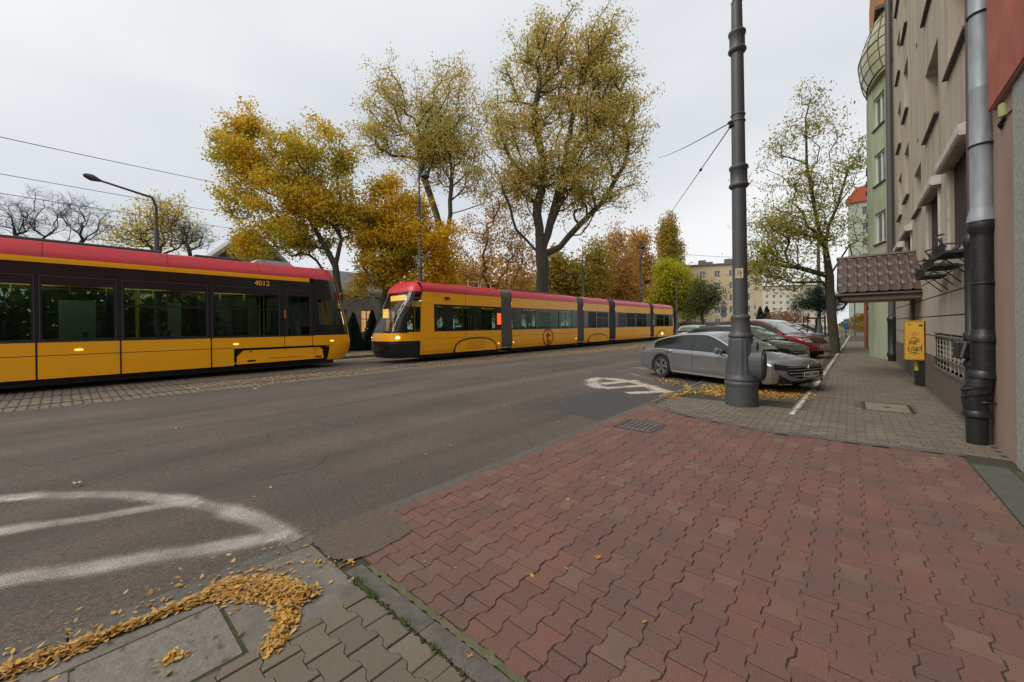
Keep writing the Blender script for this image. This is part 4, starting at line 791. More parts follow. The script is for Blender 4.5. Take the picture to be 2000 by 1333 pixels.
# ================================================================ buildings on the right
M_beige = mat('beige_render', (0.50, 0.44, 0.335), 0.9, col2=(0.43, 0.37, 0.28), scale=1.6, stretch=(1, 2.2, .22), bump=.45, bscale=110, stain=((0.25, 0.205, 0.155), 1.2, .46, .72, .75), detail=9)
M_beige2 = mat('rusticated_render', (0.44, 0.38, 0.31), 0.9, col2=(0.37, 0.315, 0.25), scale=1.4, stretch=(1, 1.6, .4), bump=.35, bscale=130, stain=((0.22, 0.17, 0.14), .8, .5, .75, .7))
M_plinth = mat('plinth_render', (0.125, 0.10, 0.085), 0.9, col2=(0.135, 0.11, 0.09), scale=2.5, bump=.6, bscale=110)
M_pink = mat('pink_brown_render', (0.36, 0.25, 0.195), 0.9, col2=(0.30, 0.205, 0.16), scale=1.2, stretch=(1, 1, .3), bump=.4, bscale=120, stain=((0.15, 0.11, 0.085), 1.0, .55, .78, .7))
M_redr = mat('red_render', (0.48, 0.14, 0.095), 0.9, col2=(0.34, 0.10, 0.07), scale=2, bump=.5, bscale=140)
M_roughg = mat('roughcast_grey', (0.40, 0.43, 0.40), 0.95, col2=(0.24, 0.26, 0.245), scale=25, bump=1.0, bscale=80, stain=((0.17, .18, .15), 1.2, .55, .75, .6))
M_green = mat('green_render', (0.40, 0.45, 0.31), 0.9, col2=(0.35, 0.40, 0.27), scale=.8, stretch=(1, 1, .3), stain=((0.20, 0.21, 0.125), .6, .48, .7, .8), bump=.2, bscale=90)
M_sill = mat('sill_metal', (0.075, 0.06, 0.055), 0.6); M_dbrown = mat('dark_bars', (0.05, 0.035, 0.035), .6)
BX = 1.33
def window(parent, o, u, n, a0, a1, b0, b1, dep, mull=1, fr=M_frame, gl=None, sill=None, t=.06, trans=0):
    w_ = MB(); frame(w_, o, u, Z_, n, a0, a1, b0, b1, t, -dep, -dep + .05)
    for k in range(mull): c = a0 + (a1 - a0) * (k + 1) / (mull + 1); w_.obox(o, u, Z_, n, c - t * .6, c + t * .6, b0 + t, b1 - t, -dep, -dep + .045)
    if trans: w_.obox(o, u, Z_, n, a0 + t, a1 - t, b0 + (b1 - b0) * trans - t / 2, b0 + (b1 - b0) * trans + t / 2, -dep, -dep + .04)
    w = w_.build('window', fr, parent); MB().obox(o, u, Z_, n, a0 + t * .5, a1 - t * .5, b0 + t * .5, b1 - t * .5, -dep - .01, -dep + .012).build('pane', gl or M_wglass, w)
    if sill: MB().obox(o, u, Z_, n, a0 - .06, a1 + .06, b0 - .045, b0 - .002, -.05, sill).build('sill', M_sill, w)
    return w
BG = thing('apartment_building', (BX + 4, 14, 0), 'weathered beige rendered apartment block lining the pavement, dark plinth and roller shutter boxes', 'building')
opsW = []; add = opsW.append; yo = 7.35; oB = np.array([BX, yo, 0])
WL = [(8.55, 10.10, 2.72, 4.15, 'sh'), (11.1, 12.55, 2.72, 4.12, 'sh'), (15.6, 17.0, 2.75, 4.05, 'sh'), (18.1, 19.2, 2.75, 3.95, 'sh')]
for z in (5.74, 8.45, 11.1): WL += [(8.55, 10.10, z, z + 1.55, 'w')]
for z in (5.54, 8.20, 10.9): WL += [(11.1, 12.75, z, z + 1.45, 'w')]
for z in (4.27, 6.9, 9.5): WL += [(13.6, 14.85, z, z + 1.1, 'w')] if z == 4.27 else []
WL += [(14.0, 14.3, 8.05, 8.5, 'slit'), (14.0, 14.3, 5.7, 6.1, 'slit'), (14.0, 14.3, 10.6, 11.0, 'slit')]
for z in (5.2, 7.7, 10.17): WL += [(16.05, 17.2, z, z + 1.5, 'w')]
for z in (5.04, 7.4, 9.8, 12.2): WL += [(18.15, 19.2, z, z + 1.4, 'w')]
WL += [(8.95, 11.75, .60, 1.27, 'base'), (16.9, 18.2, .6, 1.2, 'base')]
TOPZ = 14.0
b = MB(); facade(b, oB, Y_, -X_, 20.75 - yo, 2.62, TOPZ, [(a - yo, c - yo, d_, e_, .13 if k == 'sh' else .34) for a, c, d_, e_, k in WL if d_ > 2], .34)
b.build('wall', M_beige, BG)
b = MB(); gro = [.78, 1.2, 1.60, 2.0, 2.35, 2.62]   # rusticated courses
for i in range(5):
    z0, z1 = gro[i] + (.012 if i else 0), gro[i + 1] - .012 if i < 4 else gro[i + 1]
    o_ = [(a - yo, c - yo, max(z0, d_), min(z1, e_)) for a, c, d_, e_, k in WL if k == 'base' and min(z1, e_) > max(z0, d_) + 1e-3]
    facade(b, oB - X_ * .02, Y_, -X_, 20.75 - yo, z0, z1, o_, .22)
    b.obox(oB, Y_, Z_, -X_, 0, 20.75 - yo, z1 - .0005, z1 + .0005, -.002, .02); b.obox(oB, Y_, Z_, -X_, 0, 20.75 - yo, z0 - .0005, z0 + .0005, -.002, .02)
b.build('lower_wall', M_beige2, BG)
b = MB(); b.obox(oB, Y_, Z_, -X_, 0, 20.75 - yo, .77, 2.63, -.006, .001)
for a, c in ((8.9, 11.8), (16.85, 18.25)): pass
b2 = MB(); facade(b2, oB + X_ * .001, Y_, -X_, 20.75 - yo, .77, 2.63, [(a - yo, c - yo, d_, e_) for a, c, d_, e_, k in WL if k == 'base'], .1); b2.build('groove', M_plinth, BG)
b = MB(); facade(b, oB - X_ * .035, Y_, -X_, 20.75 - yo, -.05, .78, [(a - yo, c - yo, d_, .79) for a, c, d_, e_, k in WL if k == 'base'], .25); b.obox(oB, Y_, Z_, -X_, 0, 20.75 - yo, .779, .782, -.02, .035) if False else None
for s0, s1 in ((yo, 8.95), (11.75, 16.9), (18.2, 20.75)): b.box(BX - .035, BX - .018, s0, s1, .778, .781)
b.build('plinth', M_plinth, BG)
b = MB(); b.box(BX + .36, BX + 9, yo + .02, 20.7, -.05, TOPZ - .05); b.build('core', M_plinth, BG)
for a, c, d_, e_, k in WL:
    if k in ('w', 'sh'):
        w = window(BG, oB, Y_, -X_, a - yo, c - yo, d_, e_, .11 if k == 'sh' else .31, 1, sill=None if k == 'sh' else .07, gl=M_dglass if k == 'sh' else None, fr=M_dbrown if k == 'sh' else M_frame)
    if k == 'slit': MB().box(BX + .25, BX + .26, a, c, d_, e_).build('window', M_dglass, BG)
    if k == 'sh':
        b = MB(); b.prism([(0, e_ - .02), (.13, e_ - .02), (.15, e_ + .01), (.15, e_ + .13), (0, e_ + .19)], (BX - .002, a - .22, 0), -X_, Z_, Y_, 0, c - a + .44)
        sb = b.build('shutter_box', M_white_p, BG, bevel=.012); MB().box(BX - .12, BX - .03, a - .15, c + .15, e_ - .035, e_ - .021).build('slot', M_beige, sb)
        b = MB()
        for yy in (a - .03, c + .03): b.box(BX - .03, BX + .13, yy - .02, yy + .02, d_, e_ - .02)
        b.build('guide_rail', M_white_p, BG)
        b = MB()
        for yy in np.linspace(a + .06, c - .06, 11): b.box(BX + .045, BX + .06, yy - .008, yy + .008, d_, e_)
        b.build('window_bars', M_dbrown, BG)
    if k == 'base':
        n_w = 2 if c - a > 2 else 1
        for i in range(n_w):
            a_, c_ = a + (c - a) * i / n_w + .04, a + (c - a) * (i + 1) / n_w - .04
            window(BG, oB, Y_, -X_, a_ - yo, c_ - yo, d_, e_, .21, 1, t=.045)
            b = MB()
            for zz in np.linspace(d_ + .05, e_ - .05, 7): b.box(BX + .02, BX + .034, a_, c_, zz - .007, zz + .007)
            for yy in np.linspace(a_, c_, 5): b.box(BX + .01, BX + .022, yy - .009, yy + .009, d_, e_)
            b.build('window_grille', M_steel if False else mat('grille_paint', (.42, .40, .34), .5), BG)
        MB().box(BX - .05, BX + .2, a, c, d_ - .04, d_ - .002).build('sill', M_plinth, BG)
MB().box(BX - .055, BX - .03, 14.9, 15.3, -.02, 2.3).build('pilaster', M_plinth, BG)
MB().box(BX - .05, BX + .3, 20.0, 20.75, TOPZ, TOPZ + .1).build('coping', M_sill, BG)
# black planter racks under the windows
M_rack = M_blk
RK = [(7.95, 8.75, 2.44), (8.95, 9.75, 2.36), (10.0, 10.8, 2.30)]
RLAB = ['black iron planter rack nearest the zinc downpipe', 'black iron planter rack in the middle of the wall row', 'black iron planter rack farthest along, above the tiled canopy end']
for (y0, y1, z), lb in zip(RK, RLAB):
    t = thing('planter_rack', (BX - .02, (y0 + y1) / 2, z), lb, 'planter rack', 'black planter racks on the beige wall'); b = MB(); x1, x0 = BX - .03, BX - .36
    for zz in (z, z + .12): b.tube([(x1, y0, zz), (x0, y0, zz), (x0, y1, zz), (x1, y1, zz)], .011, 6)
    for yy in np.linspace(y0, y1, 9): b.tube([(x1, yy, z), (x0, yy, z), (x0 - .01, yy, z + .13)], .008, 5)
    b.build('frame', M_rack, t); b = MB()
    for yy in (y0 + .1, y1 - .1): b.tube([(x1, yy, z - .26), (x0 + .1, yy, z), (x1, yy, z + .3)], .010, 5); b.tube([(x0, yy + .1 * math.cos(a), z + .17 + .05 * math.sin(a)) for a in np.linspace(0, 6, 9)], .007, 5)
    b.build('bracket', M_rack, t); b = MB(); b.box(x0 + .02, x1 - .03, y0 + .04, y1 - .04, z + .012, z + .03); b.build('tray', M_rack, t)
    b = MB(); b.tube([(x0 + .05, y0 + .15, z + .1), (x0 - .02, y0 + .4, z + .3), (x0 + .1, y1 - .1, z + .36)], .014, 5); b.box(x0 - .01, x0 + .09, y0 + .5, y0 + .62, z + .02, z + .17); b.build('ornament', M_rack, t)
# big downpipe with cast iron foot, and its slimmer neighbour
t = thing('downpipe', (1.16, 7.3, 0), 'thick zinc downpipe with black cast iron lower section by the pink wall corner', 'downpipe')
cx, cy_ = 1.20, 7.3
b = MB(); b.lathe([(.128, 2.70), (.126, 2.74), (.104, 2.84), (.0965, 2.88), (0.09636, 3.62), (0.09834, 3.63), (0.09636, 3.64), (0.09438, 4.3), (0.09702, 4.31), (0.09438, 4.32), (0.0924, 5.2), (0.09504, 5.21), (0.0924, 5.22), (0.09108, 6.4), (0.09372, 6.41), (0.09108, 6.42), (0.08976, 9)], (cx + .02, cy_), 28); b.build('zinc_section', M_zinc, t, smooth=True, angle=30)
b = MB(); b.lathe([(0.0957, 1.28), (0.099, 1.6), (0.09768, 2.2), (0.099, 2.50), (0.1023, 2.56), (0.1254, 2.60), (0.1254, 2.66), (0.1155, 2.74), (0.099, 2.75)], (cx + .02, cy_), 28); b.lathe([(0.099, 1.24), (0.1254, 1.25), (0.1287, 1.30), (0.1122, 1.33), (0.099, 1.40)], (cx + .02, cy_), 28)
def bend(b, pts, rr, n=22): b.tube(pts, rr, n)
bend(b, [(cx + .02, cy_, 1.30), (cx + .02, cy_, 1.0), (cx + .015, cy_, .85)], [.106, .109, .106]); b.lathe([(0.1056, .80), (0.132, .81), (0.132, .86), (0.1089, .90)], (cx + .01, cy_), 26)
bend(b, [(cx + .01, cy_, .84), (cx - .01, cy_, .74), (cx - .05, cy_, .62), (cx - .055, cy_, .5), (cx - .04, cy_, .36)], [.109, .116, .116, .109, .099])
b.lathe([(0.099, .32), (0.1221, .335), (0.1254, .37), (0.1056, .41)], (cx - .04, cy_), 26); b.lathe([(0.0891, -.02), (0.0924, .1), (0.0957, .33)], (cx - .04, cy_), 26)
for zz in (.62, .70): b.tube([(cx - .045 + .12 * math.cos(a), cy_ + .12 * math.sin(a), zz + .05 * math.cos(a)) for a in np.linspace(0, 6.283, 25)], .014, 5)
b.build('iron_section', M_blk, t, smooth=True, angle=45)
for zz in (1.95, .52, 3.62, 5.2): b = MB(); b.tube([(cx + .02 + .103 * math.cos(a), cy_ + .103 * math.sin(a), zz) for a in np.linspace(0, 6.283, 21)], .012, 5); b.box(cx + .08, BX + .05, cy_ - .1, cy_ - .085, zz - .012, zz + .012); b.build('bracket', M_blk, t)
t = thing('downpipe', (1.13, 7.72, 0), 'slim black downpipe squeezed between the thick pipe and the barred window', 'downpipe')
b = MB(); b.lathe([(0.0495, -.02), (0.0528, .5), (0.0693, .52), (0.0693, .58), (0.0528, .62), (0.0528, .9), (0.0726, .92), (0.0726, .97), (0.05412, 1.0), (0.05412, 1.25), (0.0726, 1.27), (0.0726, 1.33), (0.0528, 1.36), (0.0528, 2.45), (0.066, 2.48), (0.066, 2.56), (0.0462, 2.6)], (1.17, 7.62), 20); b.build('iron_section', M_blk, t, smooth=True, angle=40)
b = MB(); b.obox((1.12, 7.58, 1.0), X_, Y_, Z_, -.10, .10, -.09, .09, .02, .24); b.build('inspection_box', M_blk, t, bevel=.02); MB().tube([(1.06, 7.44, 1.04), (1.10, 7.44, 1.24)], .014, 5).build('hook', M_steel, t)
MB().lathe([(0.033, 2.6), (0.0297, 9)], (1.18, 7.62), 14).build('upper_section', mat('brown_pipe', (.10, .06, .055), .5), t, smooth=True)
# downpipe at the end of the beige block
t = thing('downpipe', (1.2, 20.6, 0), 'tall dark downpipe where the beige block meets the green building', 'downpipe')
MB().lathe([(.10, 1.6), (.095, 14)], (1.2, 20.6), 14).build('upper_section', mat('grey_brown_pipe', (.085, .075, .08), .45), t, smooth=True); MB().lathe([(.12, -.02), (.12, .15), (.15, .2), (.15, .3), (.12, .35), (.12, 1.5), (.14, 1.55), (.14, 1.65), (.1, 1.7)], (1.2, 20.6), 14).build('iron_section', M_blk, t, smooth=True)
# pink wall portion, red bay above, roughcast wall
PK = thing('pink_building', (3, 6.9, 0), 'pinkish brown rendered building with a red bay overhanging above the thick downpipe', 'building')
b = MB(); b.box(BX - .03, 9, 6.36, 7.40, -.05, 4.3); b.build('wall', M_pink, PK); b = MB(); b.box(BX - .025, 9, 5.2, 7.39, 4.301, 14); b.build('upper_wall', M_pink, PK)
b = MB(); b.prism([(7.12, 3.98), (7.12, 13.9), (3.2, 13.9), (3.2, 4.02), (4.4, 3.98), (6.1, 4.02)], (1.27, 0, 0), Y_, Z_, X_, 0, 1.6) if False else b.box(1.235, 2.8, 3.6, 7.08, 3.93, 13.9); b.build('bay', M_redr, PK, bevel=.01)
MB().box(1.25, 2.7, 3.7, 7.0, 3.915, 3.929).build('bay_soffit', M_pink, PK)
t = thing('wall_lamp', (1.34, 6.72, 3.7), 'small bulkhead lamp with loose cable under the red bay', 'lamp'); MB().lathe([(.02, 3.70), (.045, 3.72), (.05, 3.78), (.045, 3.85), (.02, 3.87)], (1.29, 6.72), 16).build('shade', mat('bulkhead', (.36, .38, .16), .5), t, smooth=True); b = MB(); b.tube([(1.29, 6.72, 3.70), (1.27, 6.8, 3.66), (1.32, 6.95, 3.66)], .02, 8); b.build('housing', M_tdark, t); MB().tube([(1.28, 6.7, 3.7), (1.33, 6.2, 3.69), (1.35, 5.2, 3.78), (1.35, 4, 3.8)], .008, 6).build('cable', M_wire, t)
RG = thing('roughcast_building', (3, 2, 0), 'pale grey roughcast wall closing the right edge of the view', 'building'); b = MB(); b.box(BX - .045, 8, -6, 6.42, -.05, 3.9); b.build('wall', M_roughg, RG); MB().box(1.3, 7.9, -6, 3.55, 3.9, 13).build('upper_wall', M_redr, RG)
# tiled canopy over the entrance
CN = thing('entrance_canopy', (.6, 14.6, 2.1), 'small gabled canopy with brown metal tiles projecting over the pavement', 'canopy')
M_tile = mat('brown_metal_tile', (0.080, 0.046, 0.036), 0.45, coat=.08, col2=(0.066, 0.040, 0.032), scale=4)
xa, xb, ya, yb, za, zb_ = -.26, 1.36, 13.45, 14.75, 2.22, 3.30
b = MB(); rows = []; nt = 8; ncourse = 4
for j in range(ncourse * 14 + 1):
    v_ = j / (ncourse * 14); row = []
    for i in range(nt * 8 + 1):
        u_ = i / (nt * 8); ph = (u_ * nt) % 1; bump = .035 * (math.exp(-((ph - .0) / .12) ** 2) + math.exp(-((ph - 1) / .12) ** 2)) + .012 * math.sin(ph * math.pi); st = (1 - ((v_ * ncourse + .12 * math.sin(ph * math.pi)) % 1)) * .06
        row.append((xa + (xb - xa) * u_ + .0, ya + (yb - ya) * v_, za + (zb_ - za) * v_ + bump + st))
    rows.append(row)
b.grid(rows); b.build('roof_tiles', M_tile, CN, smooth=True, angle=30)
b = MB(); b.grid([[(xa, yb, zb_ + .03), (xb, yb, zb_ + .03)], [(xa, 16.05, za + .03), (xb, 16.05, za + .03)]]); b.tube([(xa - .02, yb, zb_ + .035), (xb, yb, zb_ + .035)], .05, 8); b.build('rear_slope', M_tile, CN)
b = MB(); b.tube([(xa - .03, ya - .05, za - .02), (xb, ya - .05, za - .02)], .05, 10); b.tube([(xa + .05, ya - .05, za - .02), (xa + .05, ya + .1, za - .15), (xa + .2, ya + .5, za - .2), (xa + .1, ya + .9, za - .35), (xa - .02, ya + 1.1, za - .37)], .028, 8); b.build('gutter', mat('gutter_brown', (.035, .018, .016), .4), CN, smooth=True)
b = MB(); b.prism([(ya + .02, za - .08), (ya + .02, za), (yb, zb_ - .0), (16.0, za), (16.0, za - .08)], (xa + .02, 0, 0), Y_, Z_, X_, 0, .1); b.box(xa + .12, xb - .03, ya + .02, ya + .06, za - .14, za - .02); b.box(xa + .05, xb - .03, ya + .07, 15.98, za - .13, za - .1); b.build('soffit', mat('canopy_board', (.36, .31, .23), .8), CN)
# yellow gas cabinet on legs
t = thing('gas_cabinet', (1.1, 13.1, 0), 'yellow metal cabinet with black graffiti scrawl standing against the wall', 'cabinet')
gx0, gx1, gy = .98, 1.29, 12.95
M_gas = mat('cabinet_yellow', (.66, .36, .03), .55, col2=(.58, .32, .04), scale=6, stain=((.38, .24, .07), 8, .6, .8, .5))
b = MB(); b.box(gx0, gx1, gy, gy + .42, .60, 1.50); cab = b.build('casing', M_gas, t, bevel=.012); MB().box(gx0 + .02, gx1 - .01, gy - .008, gy - .001, .63, 1.47).build('door', M_gas, t, bevel=.003)
b = MB(); b.box(gx0 - .01, gx1 + .01, gy - .012, gy + .43, 1.50, 1.52); b.build('lid', M_gas, t)
b = MB(); b.tube([(gx0 + .2, gy + .2, -.02), (gx0 + .2, gy + .2, .35)], .045, 10); b.box(gx1 - .09, gx1, gy + .02, gy + .3, -.02, .6); b.build('leg', M_tdark, t); MB().tube([(gx0 + .2, gy + .2, .34), (gx0 + .2, gy + .2, .6)], .04, 10).build('pipe', mat('pipe_yellow', (.55, .5, .03), .5), t)
b = MB(); g0 = lambda u, v: (gx0 + .3 * u, gy - .011, .62 + .86 * v)
ST = [[(.18, .40), (.24, .52), (.3, .44), (.24, .42)], [(.33, .52), (.36, .40), (.42, .52), (.45, .41)], [(.5, .53), (.5, .40)], [(.56, .40), (.58, .55), (.68, .50), (.6, .46)], [(.3, .56), (.45, .60), (.62, .57), (.8, .52), (.68, .47)], [(.14, .22), (.16, .34), (.28, .33)], [(.16, .28), (.25, .27)], [(.14, .22), (.3, .20)], [(.32, .22), (.36, .36), (.42, .24)], [(.44, .35), (.46, .22), (.54, .34), (.56, .22)], [(.62, .36), (.60, .22), (.70, .32)], [(.62, .28), (.72, .22)], [(.76, .34), (.78, .24), (.84, .34)], [(.86, .40), (.87, .22), (.90, .20)], [(.25, .17), (.5, .19), (.8, .16)], [(.44, .12), (.5, .20), (.56, .13)]]
for s_ in ST: b.tube([g0(*p) for p in s_], .0055, 4)
b.build('graffiti', M_tdark, cab); b = MB()
for s_ in [[(.2, .72), (.35, .66), (.5, .74), (.62, .66), (.75, .74)], [(.3, .78), (.45, .66), (.6, .8)], [(.25, .68), (.5, .64), (.7, .69)]]: b.tube([g0(*p) for p in s_], .005, 4)
b.build('pink_scribble', mat('faded_pink', (.6, .25, .12), .6), cab)
b = MB(); b.box(gx0 + .22, gx0 + .28, gy - .013, gy - .008, 1.39, 1.43); b.box(gx0 + .05, gx0 + .08, gy - .013, gy - .008, 1.42, 1.45); b.build('sticker', mat('sticker_blue', (.04, .03, .12), .5), cab)
# green rounded building
GR = thing('green_building', (4, 24, 0), 'pale green rendered building with a curved corner, glazed balcony and orange top', 'building')
arcp = [(1.36, 20.76), (1.15, 21.45), (.80, 22.65), (.68, 23.3), (.66, 24.2), (.75, 27.0), (.9, 34.0)]
for i in range(len(arcp) - 1):
    a_, c_ = np.array(arcp[i]), np.array(arcp[i + 1]); Lg = np.linalg.norm(c_ - a_); u = np.array([*(c_ - a_) / Lg, 0]); n_ = np.array([-u[1], u[0], 0]); o = np.array([*a_, 0])
    oo = []
    if i == 1: oo = [(.12, Lg - .12, z, z + 1.28) for z in (4.75, 7.2, 9.55)]
    if i == 5: oo = [(s_, s_ + 1.1, z, z + 1.2) for z in (2.3, 4.75, 7.2, 9.55) for s_ in (.8, 3.2, 5.4)]
    MB_ = MB(); facade(MB_, o, u, n_, Lg, -.05, 11.4, oo, .14); MB_.build('wall', M_green, GR)
    for q_ in oo: window(GR, o, u, n_, *q_, .12, 1, sill=.06, t=.07)
b = MB(); b.poly([(*p, 11.4) for p in arcp] + [(9, 34, 11.4), (9, 20.8, 11.4)]); b.box(1.5, 9, 20.8, 33.9, -.05, 11.38); b.build('core', M_green, GR)
bal = [(1.5, 20.9), (1.15, 20.95), (.72, 21.5), (.42, 22.5), (.38, 23.4), (.5, 24.3), (.72, 24.9)]
bal = [tuple(p) for p in arc(bal, 4)]
MB().prism([(1.5 - (1.5 - p[0]) * .72, p[1]) for p in bal] + [(1.6, 25)], (0, 0, 11.4), X_, Y_, Z_, 0, .12).build('balcony_floor', M_green, GR)
bs = lambda z: float(np.interp(z, [11.4, 12.0, 12.7, 13.6, 14.6], [.72, .93, 1.0, .75, .25])); bp = lambda p, z: (1.5 - (1.5 - p[0]) * bs(z), p[1], z)
b = MB(); b.grid([[bp(p, z) for p in bal] for z in np.linspace(11.52, 14.6, 10)]); b.build('balcony_glass', mat('reeded_glass', (.40, .40, .24), .35, spec=.6, coat=.4), GR, smooth=True)
b = MB()
for z in np.linspace(11.52, 14.6, 9): b.tube([bp(p, z) for p in bal], .018, 5)
for p in bal[::3]: b.tube([bp(p, z) for z in np.linspace(11.5, 14.6, 9)], .022, 5)
b.build('balcony_railing', M_sill, GR)
MB().box(.98, 5, 21.2, 30, 13.9, 19).build('top_storey', mat('orange_render', (.42, .17, .03), .9), GR); MB().box(.85, 5.1, 21.0, 30.1, 13.76, 13.9).build('cornice', M_sill, GR)
MB().box(1.18, 5, 21.25, 24, 11.5, 13.76).build('recess_wall', M_green, GR)
MB().tube([(1.0, 25.2, 0), (1.0, 25.2, 3)], .09, 10).build('entrance_column', mat('terracotta', (.33, .12, .06), .7), GR)
MB().tube([(.7, 30.5, 0), (.7, 30.5, 3)], .09, 10).build('entrance_column', MATS['terracotta'], GR)
# distant blocks
def block(name, label, p0, p1, depth, H, m_, rows, cols, ww, wh, z0, dz, roofm=None, mats_w=None, cor=None, margin=1.5, label2=None):
    a_, c_ = np.array(p0, float), np.array(p1, float); Lg = np.linalg.norm(c_ - a_); u = np.array([*(c_ - a_) / Lg, 0]); n_ = np.array([u[1], -u[0], 0]); o = np.array([*a_, 0])
    t = thing(name, (*((a_ + c_) / 2 - n_[:2] * depth / 2), 0), label, 'building'); oo = []
    for r in range(rows):
        for k in range(cols): s_ = margin + (Lg - 2 * margin) * (k + .5) / cols; oo.append((s_ - ww / 2, s_ + ww / 2, z0 + r * dz, z0 + r * dz + wh))
    b = MB(); facade(b, o, u, n_, Lg, -.3, H, oo, .2); B_ = o - n_ * depth; b.poly([o + Z_ * -.3, o + Z_ * H, B_ + Z_ * H, B_ + Z_ * -.3]); e = o + u * Lg; f = e - n_ * depth; b.poly([e + Z_ * -.3, e + Z_ * H, f + Z_ * H, f + Z_ * -.3]); b.poly([B_ + Z_ * -.3, B_ + Z_ * H, f + Z_ * H, f + Z_ * -.3]); b.build('wall', m_, t)
    b = MB(); b.obox(o, u, Z_, n_, -.3, Lg + .3, H, H + .35, -depth - .3, .35); b.build('roof', roofm or M_conc, t)
    for q_ in oo:
        b = MB(); b.obox(o, u, Z_, n_, q_[0], q_[1], q_[2], q_[3], -.19, -.15, 1); frame(b, o, u, Z_, n_, q_[0], q_[1], q_[2], q_[3], .09, -.15, -.1, 0); mm = (q_[0] + q_[1]) / 2; b.obox(o, u, Z_, n_, mm - .05, mm + .05, q_[2], q_[3], -.15, -.1, 0); b.build('window', [M_frame, M_wglass], t)
    return t, o, u, n_, Lg
M_cream = mat('cream_render', (.60, .49, .32), .9, col2=(.54, .44, .29), scale=.4); M_cream2 = mat('pale_panel', (.66, .58, .47), .9, col2=(.60, .53, .43), scale=.2)
t, o, u, n_, Lg = block('apartment_block', 'cream five storey apartment block with chimneys beyond the poplar', (-33, 100.5), (-15.5, 108), 12, 15.8, M_cream, 5, 5, 1.3, 1.6, 1.2, 2.9)
for k, s_ in enumerate((1.2, 6.0, 7.6, 12, 14.5)): MB().obox(o, u, Z_, n_, s_, s_ + 1.6, 16.1, 17.2 + .5 * (k % 2), -5, -3.5).build('chimney', M_conc, t)
MB().obox(o, u, Z_, n_, 0, Lg, -.3, 2.0, .01, .2).build('base_wall', M_conc, t)
block('long_apartment_block', 'long pale apartment block with many small windows in the far distance', (-46, 190), (-6, 214), 12, 17.5, M_cream2, 6, 16, 1.2, 1.3, 1.5, 2.75)
MB().box(-17, -12.5, 212, 218, 17.8, 21).build('stair_tower', M_cream2, bpy.data.objects['long_apartment_block'])
t, o, u, n_, Lg = block('mint_apartment_block', 'pale mint apartment tower with a red roof peeping past the locust tree', (-.1, 92), (13, 90), 12, 22.6, mat('mint_render', (.36, .40, .33), .9, col2=(.32, .36, .3), scale=.3), 8, 4, 1.9, 1.4, 1.0, 2.75, roofm=mat('red_tile', (.36, .07, .035), .8)); b = MB(); b.prism([(-.4, 22.9), (13.9, 22.9), (12.8, 25.2), (1.2, 25.2)], o, u, Z_, n_, -11, .3); b.build('roof', MATS['red_tile'], t)
# old low building with gable behind the trams
OB = thing('old_building', (-38, 12, 0), 'old grey stone building with a pediment and glowing windows behind the trams', 'building')
M_stone = mat('old_stone', (.24, .225, .20), .9, col2=(.17, .16, .14), scale=1.2, bump=.4, bscale=20, stain=((.12, .115, .10), 1, .5, .7, .7))
oo = [(s_, s_ + 1.15, 1.1, 3.2) for s_ in (1.6, 4.1, 6.6, 9.1, 11.6, 14.1)]; o = np.array([-34., 6.4, 0]); b = MB(); facade(b, o, Y_, X_, 16.5, -.1, 4.7, oo, .25)
b.box(-46, -34.3, 6.5, 22.8, -.1, 4.6); b.build('wall', M_stone, OB)
for i, q_ in enumerate(oo): window(OB, o, Y_, X_, *q_, .2, 1, fr=M_stone, gl=M_winlit if i >= 4 else M_wglass, t=.08, trans=.6)
b = MB(); b.box(-46, -33.7, 6.3, 23.1, 4.7, 4.95); b.box(-46, -33.85, 6.35, 23.0, 4.45, 4.7); b.build('cornice', mat('cornice_stone', (.32, .31, .29), .9), OB)
b = MB(); b.grid([[(-33.8, 6.2, 4.96), (-39.5, 6.2, 7.4), (-46, 6.2, 4.96)], [(-33.8, 23.2, 4.96), (-39.5, 23.2, 7.4), (-46, 23.2, 4.96)]]); b.build('roof', mat('slate', (.13, .125, .12), .7, col2=(.09, .085, .08), scale=3), OB)
b = MB(); b.prism([(6.8, 6.2), (9.4, 8.95), (12.2, 6.2)], (-34.6, 0, 0), Y_, Z_, X_, -8, 0); b.box(-42, -34.7, 6.9, 12.1, 4.9, 6.3); b.build('gable', M_stone, OB)
for s0, s1 in (((6.4, 6.1), (9.4, 9.1)), ((12.5, 6.1), (9.4, 9.1))):
    v0, v1 = np.array([-34.3, *s0]), np.array([-34.3, *s1]); dd = v1 - v0; Lg = np.linalg.norm(dd); dd /= Lg; MB().obox(v0, dd, np.cross(X_, dd), X_, 0, Lg, -.12, .12, -8, .35).build('gable_moulding', MATS['cornice_stone'], OB)
# ================================================================ poles and lamps
t = thing('tram_pole', (-1.57, 8.36, 0), 'massive dark grey cast iron tram pole with fluted base in the foreground', 'pole'); PC = (-1.53, 8.22)
b = MB(); b.lathe([(0.27, -.02), (0.2718, .02), (0.27, .20), (0.2664, .34), (0.27, .37), (0.279, .40), (0.2745, .43), (0.2565, .445), (0.27, .47), (0.27, .50), (0.243, .535), (0.2358, .56), (0.2358, .58), (0.225, .8), (0.2115, 1.02), (0.1998, 1.18), (0.1935, 1.22), (0.1845, 1.235), (0.2025, 1.255), (0.2052, 1.285), (0.189, 1.31), (0.171, 1.34), (0.1638, 1.40), (0.1512, 1.50), (0.1467, 1.58), (0.1575, 1.60), (0.1575, 1.63), (0.144, 1.65), (0.126, 1.67)], PC, 72, flute=(.57, 1.21, 16, .055)); b.build('pedestal', M_pole, t, smooth=True, angle=50)
